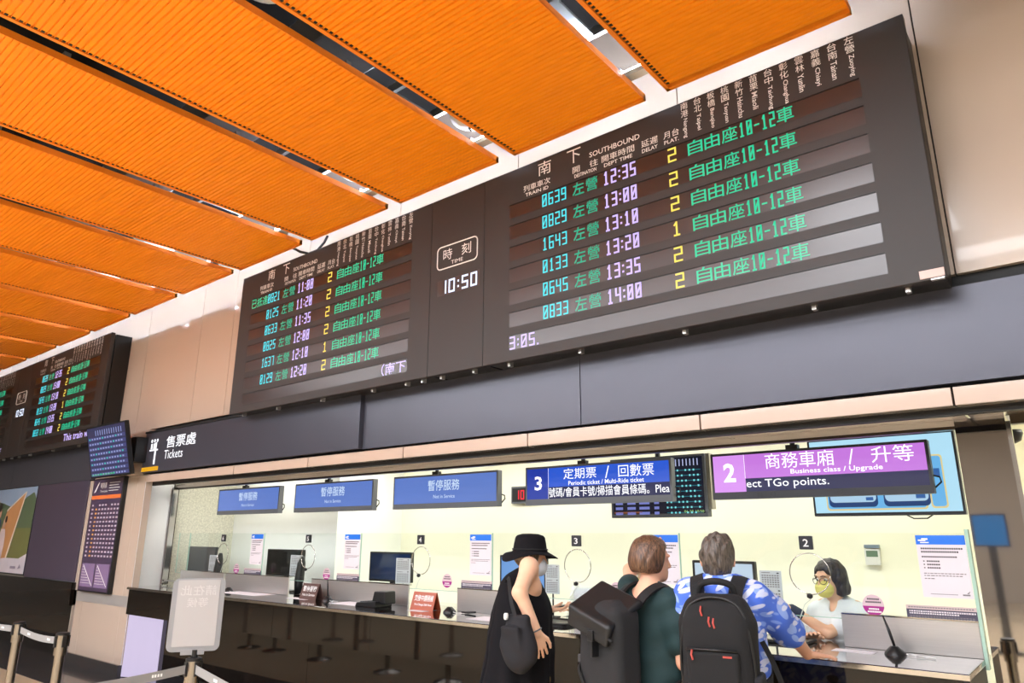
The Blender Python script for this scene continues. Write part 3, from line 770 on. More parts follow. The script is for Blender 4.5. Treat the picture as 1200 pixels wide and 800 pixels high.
m.text('定期票', xs_ + .16, xs_ + .49, z0 + .158, z1 - .012, yf - .001, .0); m.text('/', xs_ + .575, xs_ + .615, z0 + .15, z1 - .012, yf - .001); m.text('回數票', xs_ + .70, xs_ + 1.02, z0 + .152, z1 - .012, yf - .001, .0)
m.text('Periodic ticket / Multi-Ride ticket', xs_ + .21, xs_ + .93, z0 + .106, z0 + .142, yf - .001, .008)
m.build('lettering', E_TXT, t)
m = MB(); m.text('號碼/會員卡號/掃描會員條碼。Plea', xs_ + .004, x1 - .004, z0 + .012, z0 + .092, yf - .001, .002); m.build('ticker_text', E_TXT, t)
t, x0, x1, z0, z1 = hang(2, mat('dark_bezel', (44, 46, 54), .4), 'purple screen with a white 2 above the business class window')
xs_ = x0 + .235
MB().quad(x0, xs_, z0, z1, yf).build('number_block', M_PUR2, t)
MB().quad(xs_, x1, z0 + .092, z1, yf).build('title_block', M_PUR, t)
MB().quad(xs_, x1, z0, z0 + .092, yf).build('ticker_block', M_NAVY, t)
m = MB(); m.text('2', x0 + .075, x0 + .165, z0 + .07, z0 + .205, yf - .001, .03); m.quad(xs_ - .002, xs_ + .001, z0 + .092, z1, yf - .001)
m.text('商務車廂', xs_ + .15, xs_ + .61, z0 + .150, z1 - .004, yf - .001, .0); m.text('/', xs_ + .70, xs_ + .735, z0 + .150, z1 - .01, yf - .001); m.text('升等', xs_ + .84, xs_ + 1.085, z0 + .152, z1 - .004, yf - .001, .0)
m.text('Business class / Upgrade', xs_ + .32, xs_ + .90, z0 + .100, z0 + .142, yf - .001, .012)
m.build('lettering', E_TXT, t)
m = MB(); m.text('ect TGo points.', xs_ + .004, xs_ + .565, z0 + .012, z0 + .082, yf - .001, .004); m.build('ticker_text', E_TXT, t)
m = MB()
for xx in (-.36, -.27, .17, .27): m.ring(-1.5 + xx, 1.958, .016, .0012, SY - .001, 16)
m.build('sensor_rings', M_BLACKP, t)

# departures monitor hung inside the office
MY = 5.42
a, b, c_, d = P(712, 539, MY), P(823, 531, MY), P(832, 604, MY), P(720, 608, MY)
x0, x1, z0, z1 = (a.x + d.x) / 2, (b.x + c_.x) / 2, (c_.z + d.z) / 2, (a.z + b.z) / 2
t = thing('departures_monitor', 'dark departures monitor hanging inside between the blue and purple screens', 'monitor', ((x0 + x1) / 2, MY, z0))
slab(MB(), x0, x1, z0, z1, MY, MY + .07, .008).build('casing', M_GREYBEZEL, t)
MB().box(x1 - .001, x1 + .03, MY + .02, MY + .09, z0 + .06, z1).build('side_box', mat('tan_grey_box', (138, 134, 118), .5), t)
MB().tube([((x0 + x1) / 2, MY + .05, z1 - .01), ((x0 + x1) / 2, MY + .05, 2.779)], .022, 8).build('hanger', M_BLACKP, t)
MB().quad(x0 + .02, x1 - .02, z0 + .03, z1 - .02, MY - .001).build('display', emat('screen_night', (10, 16, 44), .7, .3), t)
m = MB(); g = MB(); o_ = MB()
ww = x1 - x0
for r in range(9):
    z = z1 - .125 - .042 * r
    for c in range(9):
        x = x0 + ww * .60 + ww * .36 * c / 9
        if (r * 5 + c * 3) % 4: m.lathe([(.0085, 0), (.0085, .001)], (0, 0, 0), 8) if False else m.quad(x, x + .014, z - .007, z + .007, MY - .003)
    g.quad(x0 + ww * .60, x1 - .04, z - .003, z + .003, MY - .002)
    for c, (p, q) in enumerate(((.05, .13), (.18, .27), (.31, .42), (.47, .52))): o_.quad(x0 + ww * p, x0 + ww * q, z - .011, z + .011, MY - .002)
m.build('station_dots', emat('dot_cyan', (130, 226, 232), 1.), t); g.build('row_lines', emat('line_teal', (30, 120, 140), .8), t); o_.build('row_text', emat('row_lilac', (130, 140, 220), .8), t)
m = MB()
for c in range(10): x = x0 + ww * .60 + ww * .36 * c / 10; m.quad(x, x + .008, z1 - .09, z1 - .035, MY - .002)
m.build('station_heads', emat('head_white', (196, 206, 250), .9), t)
m = MB(); m.text('06-25 10:50', x1 - .20, x1 - .03, z0 + .034, z0 + .054, MY - .002); m.build('date_text', emat('date_green', (170, 220, 130), .9), t)
m = MB(); m.quad(x0 + .03, x0 + .30, z0 + .036, z0 + .050, MY - .002); m.build('footer', emat('footer_brown', (150, 90, 60), .7), t)

# light blue advert screen at the right
TY = 5.40
a, b, c_, d = P(952, 516, TY), P(1118, 503, TY), P(1132.5, 601, TY), P(955, 606.5, TY)
x0, x1, z0, z1 = d.x, c_.x, (c_.z + d.z) / 2, (a.z + b.z) / 2
t = thing('advert_screen', 'light blue flat screen showing cards behind the purple screen', 'screen', ((x0 + x1) / 2, TY, z0))
slab(MB(), x0, x1, z0, z1, TY, TY + .06, .006).build('casing', mat('dark_bezel', (44, 46, 54), .4), t)
MB().tube([((x0 + x1) / 2, TY + .04, z1 - .01), ((x0 + x1) / 2, TY + .04, 2.779)], .022, 8).build('hanger', M_BLACKP, t)
MB().quad(x0 + .014, x1 - .014, z0 + .022, z1 - .014, TY - .001).build('display', emat('screen_sky', (182, 230, 252), 1.0, .1), t)
def ph(n, col, e, polys, k):
    m = MB()
    for p in polys: m.add([(q, TY - .001 - .001 * k, s) for q, s in p], [tuple(range(len(p)))])
    m.build(n, emat('adv_' + n, col, e), t)
def rp(u0, u1, v0, v1, r): return rrect(x0 + (x1 - x0) * u0, x0 + (x1 - x0) * u1, z0 + (z1 - z0) * v0, z0 + (z1 - z0) * v1, r)
ph('card_border', (232, 214, 150), .95, [rp(.80, .905, .08, .72, .02), rp(.10, .78, .07, .5, .02)], 1)
ph('card_blue', (110, 186, 240), .95, [rp(.81, .895, .10, .70, .018), rp(.11, .77, .09, .48, .018)], 2)
ph('phone_dark', (30, 70, 130), .8, [rp(.12, .46, .11, .40, .03), rp(.50, .80, .11, .42, .03)], 3)
ph('phone_face', (178, 214, 240), .95, [rp(.13, .45, .17, .40, .03), rp(.51, .79, .17, .42, .03)], 4)
ph('small_block', (60, 110, 180), .8, [rp(.825, .88, .45, .55, .004), rp(.38, .43, .19, .23, .003), rp(.71, .77, .20, .25, .003)], 5)
MB().tube([(x0 + .55, TY + .05, z0 + .02), (x0 + .62, TY + .05, z0 - .02), (x0 + .70, TY + .05, z0 - .02), (x0 + .76, TY + .05, z0 + .02)], .005, 6).build('cable', M_BLACKP, t)

# red digital clock and thermostat on the office back wall
p = P(607, 580, 6.79)
t = thing('wall_clock', 'small red digital clock on the office wall left of the number 3 screen', 'clock', (p.x, 6.78, p.z))
slab(MB(), p.x - .075, p.x + .35, p.z - .10, p.z + .10, 6.755, 6.799, .01).build('casing', M_GREYBEZEL, t)
MB().quad(p.x - .06, p.x + .335, p.z - .08, p.z + .08, 6.754).build('window', M_BLACKP, t)
MB().led('10:50', p.x - .01, p.x + .32, p.z - .055, p.z + .055, 6.752, .16, seven=True).build('digits', emat('led_red', (240, 40, 60), 1.2), t)
p = P(1023, 651, 6.79)
t = thing('thermostat', 'small white thermostat with a green display on the back wall', 'thermostat', (p.x, 6.78, p.z))
slab(MB(), p.x - .058, p.x + .058, p.z - .075, p.z + .055, 6.765, 6.799, .008).build('casing', M_WHITEP, t)
MB().quad(p.x - .045, p.x + .045, p.z - .008, p.z + .042, 6.764).build('display', mat('lcd_green', (96, 122, 100), .4), t)
MB().box(p.x - .055, p.x + .06, 6.76, 6.799, p.z + .062, p.z + .09).build('grey_cap', mat('cap_grey', (120, 136, 152), .4), t)
p = P(1184, 508, 5.3)
t = thing('dome_camera', 'small black dome camera hanging in the next glazed bay', 'camera', (p.x, p.y, p.z))
MB().lathe([(.02, -.06), (.05, -.045), (.065, 0), (.06, .02)], tuple(p), 16).build('dome', M_BLACKP, t, smooth='all')
MB().tube([p + Vector((0, 0, .01)), (p.x, p.y, 2.779)], .012, 8).build('stem', M_WHITEP, t)

# ================================================================ THINGS ON THE COUNTER
def monitor(u0, v0, u1, v1, label, face, y=5.02, back=False):
    a = P(u0, v0, y); b = P(u1, v1, y); cx = (a.x + b.x) / 2
    t = thing('monitor', label, 'monitor', (cx, y + .1, 1.05), 'office monitors behind the glass')
    slab(MB(), a.x, b.x, b.z, a.z, y, y + .035, .008).build('casing', M_DARKGREYP if back else M_BLACKP, t)
    if face: MB().quad(a.x + .018, b.x - .018, b.z + .02, a.z - .018, y - .001).build('screen', face, t)
    m = MB(); m.box(cx - .03, cx + .03, y + .035, y + .06, 1.06, a.z - .1); m.build('stand', M_BLACKP, t)
    MB().box(cx - .12, cx + .12, y - .03, y + .16, 1.0505, 1.062).build('foot', M_BLACKP, t, bevel=.003)
    return t
M_GLOSS = mat('glossy_dark_screen', (10, 12, 16), .08, coat=.5)
monitor(221, 640, 250, 670, 'grey monitor turned away behind the glass at window 6', None, back=True)
monitor(314, 643, 353, 676, 'black monitor behind the glass between windows 6 and 5', M_GLOSS)
monitor(434, 646, 481, 683, 'dark blue glossy monitor behind the glass at window 4', mat('glossy_blue_screen', (26, 46, 84), .07, coat=.6))
monitor(586, 650, 640, 694, 'lit blue monitor half hidden by the person in the black hat', emat('desk_screen_blue', (120, 170, 240), .9))
t = monitor(811, 656, 887, 694, 'lit monitor behind the man in the blue leaf shirt', emat('desk_screen_pale', (206, 224, 246), .95))
def sheet_board(u0, v0, u1, v1, label, y=4.93):
    a = P(u0, v0, y); b = P(u1, v1, y); cx = (a.x + b.x) / 2
    t = thing('calendar_board', label, 'calendar', (cx, y, 1.05), 'calendar sheets on stands behind the glass')
    MB().box(a.x, b.x, y, y + .006, b.z, a.z).build('sheet', mat('calendar_grey', (196, 200, 206), .6), t)
    m = MB(); w = b.x - a.x; h = a.z - b.z
    for hz in (.55, .06):
        for r in range(6):
            for c in range(7): m.quad(a.x + w * (.1 + .117 * c), a.x + w * (.1 + .117 * c + .08), b.z + h * (hz + .06 * r), b.z + h * (hz + .06 * r + .035), y - .001)
        m.quad(a.x + w * .1, a.x + w * .5, b.z + h * (hz + .385), b.z + h * (hz + .405), y - .001)
    m.build('date_grid', M_GREYINK, t)
    m = MB()
    for hz in (.95, .48): m.quad(b.x - w * .2, b.x - w * .1, b.z + h * (hz - .03), b.z + h * hz, y - .001)
    m.build('clip_dots', M_BLACKP, t)
    MB().box(cx - .006, cx + .006, y + .006, y + .012, 1.0505, b.z + .02).box(cx - .05, cx + .05, y - .02, y + .04, 1.0505, 1.056).build('stand', M_BLACKP, t)
sheet_board(246, 650, 256, 669, 'white calendar sheet beside the grey monitor at window 6')
sheet_board(341, 650, 352.5, 675, 'white calendar sheet in front of the black monitor at window 5')
sheet_board(464.5, 653.5, 480, 684, 'white calendar sheet in front of the blue monitor at window 4')
sheet_board(639, 661, 655.5, 696, 'white calendar sheet beside the arm of the person in the black hat')
sheet_board(889.5, 668, 919, 713, 'white calendar sheet right of the man in the leaf shirt')
for u, v0, v1, lab in ((258, 648, 686, 6), (354, 652, 684, 5)):
    a = P(u, v0, 4.92); 
    t = thing('gooseneck_phone', 'tall black handset stand behind the glass at window %s' % NW[lab], 'phone', (a.x, 4.92, 1.05), 'handset stands behind the glass')
    MB().tube([(a.x - .01, 4.92, 1.055), (a.x - .02, 4.92, 1.2), (a.x, 4.92, 1.38), (a.x + .02, 4.92, a.z)], [.05, .052, .045, .02], 12).build('handset', M_BLACKP, t, smooth='all')
    MB().lathe([(.07, 0), (.07, .015), (.05, .03), (.02, .04)], (a.x + .16, 4.93, 1.0505), 16).build('base', M_BLACKP, t, smooth=True)
    MB().tube([(a.x + .02, 4.92, a.z - .02), (a.x + .05, 4.90, a.z - .2), (a.x + .12, 4.92, 1.08)], .006, 6).build('cord', M_BLACKP, t)
def on_counter(u, v): return PZ(u, v, 1.0505)
def pen_stand(u, v, label, pen):
    p = on_counter(u, v)
    if p.y > 4.62: p = P(u, v, 4.62); p.z = 1.0505
    t = thing('pen_stand', label, 'pen stand', p, 'pen stands along the counter')
    MB().lathe([(.056, 0), (.054, .010), (.036, .03), (.02, .045), (.012, .045)], tuple(p), 20).build('base', M_BLACKP, t, smooth=True)
    if pen: MB().tube([p + Vector((0, 0, .045)), p + Vector((-.02, .01, .12)), p + Vector((-.045, .02, .20))], [.007, .008, .004], 8).build('pen', M_BLACKP, t, smooth='all')
    MB().tube([p + Vector((.06, -.02, .01)), p + Vector((.11, -.04, .006)), p + Vector((.15, -.02, .006)), p + Vector((.20, -.03, .006))], .003, 6).build('cord', M_WHITEP, t)
pen_stand(1049, 763, 'black pen stand with a slanted pen at the right end by window 2', True)
pen_stand(527, 714, 'black pen stand without a pen right of the red sign', False)
pen_stand(384, 699, 'black pen stand with a slanted pen at window 5', True)
pen_stand(268, 689.5, 'black pen stand behind the sign holder at window 6', False)
def paper(u0, v0, u1, v1, label, d=.20):
    a = on_counter(u0, v0); b = on_counter(u1, v1); yy = min((a.y + b.y) / 2, 4.60)
    xa, xb = min(a.x, b.x), max(a.x, b.x)
    o = MB().box(xa, xb, yy - d / 2, yy + d / 2, 1.0503, 1.0516).build('paper_sheet', M_PAPER)
    tag(o, label, 'paper', 'white papers on the counter')
paper(986, 757, 1034, 761, 'white paper slip beside the pen stand at window 2', .10)
paper(505, 712, 520, 714, 'white paper between the red sign and its pen stand')
paper(560, 723, 585, 727, 'white paper beside the person in the black hat', .22)
paper(404, 705, 444, 708, 'white paper left of the black card terminal', .26)
paper(355, 699, 378, 701, 'white paper in front of the brown sign at window 5', .12)
paper(288, 692, 330, 696, 'white paper on the counter at window 6', .26)
def stubpen(u, v, label):
    p = on_counter(u, v)
    tag(MB().tube([p + Vector((-.07, -.01, .009)), p + Vector((.0, 0, .010)), p + Vector((.07, .012, .016))], [.006, .009, .007], 8).build('pen', M_BLACKP, smooth='all'), label, 'pen')
stubpen(549, 719, 'black pen lying on the counter left of the person in the black hat')
p = on_counter(301, 689); p.y = 4.65
tag(MB().tube([p, p + Vector((0, 0, .05))], .012, 8).build('pen_holder', M_BLACKP), 'small black upright stub by the steel upstand at window 6', 'pen holder')
# card terminal at window 4
a = on_counter(445, 708); c = on_counter(478, 709)
t = thing('card_terminal', 'black card terminal with a raised back left of the red sign', 'card terminal', (-5.33, 4.56, 1.0505))
MB().prism([(0, 0), (.30, 0), (.30, .055), (.02, .035)], lambda p, q, d: (-5.50 + d * .0 + p * .95, 4.45 + d, 1.0506 + q), .20).build('keypad_body', M_BLACKP, t, bevel=.006)
MB().prism([(.17, .03), (.36, .03), (.35, .14), (.20, .135)], lambda p, q, d: (-5.50 + p, 4.50 + d, 1.0506 + q), .13).build('printer_body', M_BLACKP, t, bevel=.01)
m = MB()
for r in range(3):
    for c in range(4): m.box(-5.46 + .035 * c, -5.435 + .035 * c, 4.48 + .045 * r, 4.51 + .045 * r, 1.088 + .0012 * c, 1.096 + .002 * c)
m.build('keys', M_DARKGREYP, t)
def acrylic_sign(u0, v0, u1, v1, y, label, col, l1, l2):
    a = P(u0, v0, y); b = P(u1, v1, y); w = b.x - a.x; z1 = a.z
    t = thing('acrylic_sign', label, 'sign', ((a.x + b.x) / 2, y, 1.05))
    MB().prism([(0, 1.0505), (.004, 1.0505), (.05, z1), (.046, z1)], lambda p, q, d: (a.x + d, y + p, q), w).prism([(.10, 1.0505), (.104, 1.0505), (.054, z1), (.05, z1)], lambda p, q, d: (a.x + d, y + p, q), w).build('board', mat(l1 + '_ground', col, .35), t)
    h = z1 - 1.0505
    def tilt(m): m.v = [(x, y + .046 * (z - 1.0505) / h - .002, z) for x, _, z in m.v]; return m
    m = MB(); m.text(l1, a.x + w * .10, b.x - w * .08, 1.0505 + h * .50, 1.0505 + h * .85, y, .015); m.text(l2, a.x + w * .14, b.x - w * .10, 1.0505 + h * .22, 1.0505 + h * .38, y, .02)
    tilt(m).build('lettering', M_WHITEINK, t)
acrylic_sign(481, 693, 507, 711.5, 4.58, 'red brown tent sign with white lettering at window 4', (168, 74, 40), '交接中請稍候', 'We Change Shift Now')
acrylic_sign(351.5, 683, 369.5, 698, 4.58, 'dark brown tent sign with white lettering at window 5', (92, 66, 60), '暫停服務', 'Not in Service')
# tray and bits at window 3
p = on_counter(655, 728)
t = thing('cash_tray', 'black tray on the counter beside the backpack at window 3', 'tray', (-3.36, 4.62, 1.0505))
slabm = MB(); slabm.prism(rrect(-3.60, -3.14, 4.44, 4.72, .03), lambda a_, b_, d: (a_, b_, 1.0506 + d), .012); slabm.build('base', M_BLACKP, t)
m = MB(); m.tube([(a_, b_, 1.066) for a_, b_ in rrect(-3.60, -3.14, 4.44, 4.72, .03) + [(-3.14, 4.69)]], .008, 6); m.build('rim', M_BLACKP, t)
tag(MB().box(-3.78, -3.60, 4.50, 4.68, 1.0506, 1.085).build('ticket_printer', M_DARKGREYP, bevel=.006), 'dark grey box on the counter under the phone hand', 'box')
t = thing('stamp', 'black and steel stamp standing beside the black tray', 'stamp', (-3.40, 4.66, 1.064))
MB().lathe([(.022, 0), (.022, .03), (.012, .045), (.010, .07), (.02, .085), (.016, .105)], (-3.40, 4.62, 1.0635), 14).build('body', M_BLACKP, t, smooth=True)
MB().lathe([(.024, .02), (.024, .034)], (-3.40, 4.62, 1.0635), 14).build('band', M_STEELP, t)
t = thing('acrylic_holder', 'clear sloped acrylic holder behind the glass at window 3', 'holder', (-3.2, 4.92, 1.05))
M_ACR = glassmat('clear_acrylic', (.90, .92, .93, 1), .08)
MB().prism([(4.86, 1.0505), (4.97, 1.0505), (4.97, 1.30), (4.95, 1.30)], lambda p_, q_, d: (-3.42 + d, p_, q_), .36).build('body', M_ACR, t)
MB().box(-3.42, -3.06, 4.972, 4.978, 1.0505, 1.28).build('back_sheet', M_PAPER, t)
# laptop-like pad at window 2
p = PZ(928, 745, 1.052)
t = thing('signing_pad', 'thin black signing pad beside the clerk and the hand at window 2', 'pad', (-1.66, 4.80, 1.05))
MB().prism(rrect(-1.86, -1.52, 4.62, 4.86, .015), lambda a_, b_, d: (a_, b_, 1.0505 + .004 + d), .014).build('body', M_BLACKP, t)
MB().prism(rrect(-1.83, -1.55, 4.65, 4.83, .01), lambda a_, b_, d: (a_, b_, 1.0686 + d), .0008).build('face', mat('pad_face', (60, 62, 66), .15), t)

# ================================================================ QUEUE BARRIERS
M_POST = mat('barrier_steel', (176, 168, 158), .22, metal=1., var=.06)
M_BELT = mat('grey_belt', (138, 136, 134), .7, var=.05, bump=.05, bscale=300)
def stanchion(x, y, label):
    t = thing('queue_barrier', label, 'queue barrier', (x, y, 0), 'queue barrier posts')
    MB().lathe([(.175, 0), (.175, .012), (.15, .022), (.05, .035), (.038, .04)], (0, 0, 0), 28).build('base', M_POST, t, local=True, smooth=True)
    MB().lathe([(.034, .03), (.034, .80)], (0, 0, 0), 20).build('post', M_POST, t, local=True, smooth=True)
    MB().lathe([(.044, .79), (.044, .935)], (0, 0, 0), 20).build('head', M_POST, t, local=True, smooth=True)
    MB().lathe([(.047, .934), (.047, .948), (.04, .952)], (0, 0, 0), 20).build('cap', M_BLACKP, t, local=True, smooth=True)
    MB().box(-.014, .014, -.052, .052, .85, .93).box(-.052, .052, -.014, .014, .85, .93).build('belt_slot', M_BLACKP, t, local=True)
    return t
ST = {}
for n, x, y, lab in (('a', -7.43, 2.38, 'steel queue barrier post with belts at the far left edge'), ('b', -6.38, 2.35, 'steel queue barrier post in front of the beige column'),
                     ('s', -4.50, 2.42, 'steel queue barrier post carrying the pale sign holder'), ('c', -8.86, 2.37, 'steel queue barrier post in the row beyond the left edge'),
                     ('d', -10.02, 2.33, 'steel queue barrier post farthest but one along the row'), ('e', -10.6, 2.40, 'steel queue barrier post farthest along the row'),
                     ('f', -4.4, 1.25, 'steel queue barrier post of the near lane before the sign'), ('g', -2.15, 1.95, 'steel queue barrier post right of the sign holder'), ('h', -.73, 2.80, 'steel queue barrier post mirrored in the steel pillar'),
                     ('i', -10.29, .54, 'steel queue barrier post in the second row mirrored in the counter'), ('j', -9.74, .33, 'second steel queue barrier post of the row mirrored in the counter'), ('k', -7.7, .40, 'third steel queue barrier post of the row mirrored in the counter')):
    ST[n] = stanchion(x, y, lab)
    ST[n]['p'] = (x, y)
def belt(a, b, marks=0):
    pa, pb = Vector((*ST[a]['p'], 0)), Vector((*ST[b]['p'], 0)); d = (pb - pa).normalized(); n = Vector((-d.y, d.x, 0))
    p0, p1 = pa + d * .046, pb - d * .046; L = (p1 - p0).length; m = MB(); N = 8
    vs = []
    for i in range(N + 1):
        q = p0.lerp(p1, i / N); sag = -.02 * math.sin(math.pi * i / N)
        for o, z in ((-.001, .865), (.001, .865), (.001, .915), (-.001, .915)): vs.append(tuple(q + n * o + Vector((0, 0, z + sag))))
    fs = []
    for i in range(N):
        for k in range(4): fs.append((i * 4 + k, i * 4 + (k + 1) % 4, i * 4 + 4 + (k + 1) % 4, i * 4 + 4 + k))
    m.add(vs, fs); bo = m.build('belt', M_BELT, ST[a])
    if marks:
        m = MB()
        for k in range(marks):
            s = (k + .5) / marks; q = p0.lerp(p1, s); sag = -.02 * math.sin(math.pi * s)
            for o in (-.03, -.012, .006, .022):
                a_ = q + d * o; b_ = q + d * (o + .012)
                for side in (-.002, .002):
                    m.add([tuple(a_ + n * side + Vector((0, 0, .883 + sag))), tuple(b_ + n * side + Vector((0, 0, .883 + sag))), tuple(b_ + n * side + Vector((0, 0, .899 + sag))), tuple(a_ + n * side + Vector((0, 0, .899 + sag)))], [(0, 1, 2, 3)])
        m.build('belt_print', M_WHITEINK, bo)
belt('b', 'a', 2); belt('a', 'c', 2); belt('c', 'd'); belt('d', 'e'); belt('s', 'f', 3); belt('s', 'g', 3); belt('i', 'j'); belt('j', 'k')
for o in ST.values(): del o['p']
# sign holder on top of the post
dv = Vector((.55, .835, 0)).normalized(); nv = Vector((dv.y, -dv.x, 0)); op = Vector((-4.50, 2.42, 0))
def PL(u, v):
    a, b = (u - 600) / FPX, (v - 400) / FPX
    d = Vector([a * RX[i] + b * DN[i] + FW[i] for i in range(3)]); o = Vector((0, 0, CAM_H))
    return o + d * ((op - o).dot(nv) / d.dot(nv))
s0 = (PL(199, 720) - op).dot(dv); s1 = (PL(261, 718) - op).dot(dv); zb_ = PL(225, 763).z; zt_ = PL(235, 677).z
MS = Matrix(((dv.x, -nv.x, 0, op.x), (dv.y, -nv.y, 0, op.y), (0, 0, 1, 0), (0, 0, 0, 1)))
t = thing('sign_holder', 'pale translucent sign holder with rounded corners on a barrier post', 'sign', (op.x, op.y, .952))
M_FROST = mat('frosted_sheet', (168, 164, 162), .4, coat=.2, var=.02)
slab(MB(), s0, s1, zb_, zt_, -.006, .006, .035).xf(MS).build('frame', mat('sign_frame_grey', (146, 146, 148), .35, metal=.3), t)
slab(MB(), s0 + .03, s1 - .03, zb_ + .03, zt_ - .012, -.0085, .0085, .006).xf(MS).build('sheet', M_FROST, t)
m = MB(); w = s1 - s0; h = zt_ - zb_
def mir(s, a, b, c, d): 
    q = MB().text(s, s0 + w * a, s0 + w * b, zb_ + h * c, zb_ + h * d, -.0092, .0); cx = (s0 + w * a + s0 + w * b) / 2
    q.v = [(2 * cx - x, y, z) for x, y, z in q.v]; m.add(q.v, [f[::-1] for f in q.f])
mir('請在此', .16, .84, .76, .90); mir('等候', .30, .70, .60, .73)
m.xf(MS).build('reversed_lettering', mat('ghost_lettering', (186, 182, 180), .4), t)
MB().box(s0 + w * .28, s1 - w * .28, -.012, .012, zb_ - .018, zb_ + .012).xf(MS).build('clip', mat('sign_frame_grey', (172, 172, 172), .3), t)
MB().tube([(op.x, op.y, .951), (op.x, op.y, zb_ + .01)], .02, 10).build('neck', M_BLACKP, t)
# blue information kiosk across the hall (seen mirrored in the pillar)
t = thing('info_kiosk', 'dark kiosk with a bright blue screen mirrored in the steel pillar', 'kiosk', (-1.45, -4.0, 0))
MB().box(-1.62, -1.28, -4.0, -3.8, 0, .05).box(-1.50, -1.40, -3.95, -3.85, .05, 1.55).build('stand', M_DARKGREYP, t)
MB().box(-1.68, -1.22, -3.98, -3.93, 1.53, 2.02).build('casing', M_BLACKP, t)
MB().quad(-1.66, -1.24, 1.55, 2.0, -3.928).build('display', emat('kiosk_blue', (60, 150, 230), 1.), t)
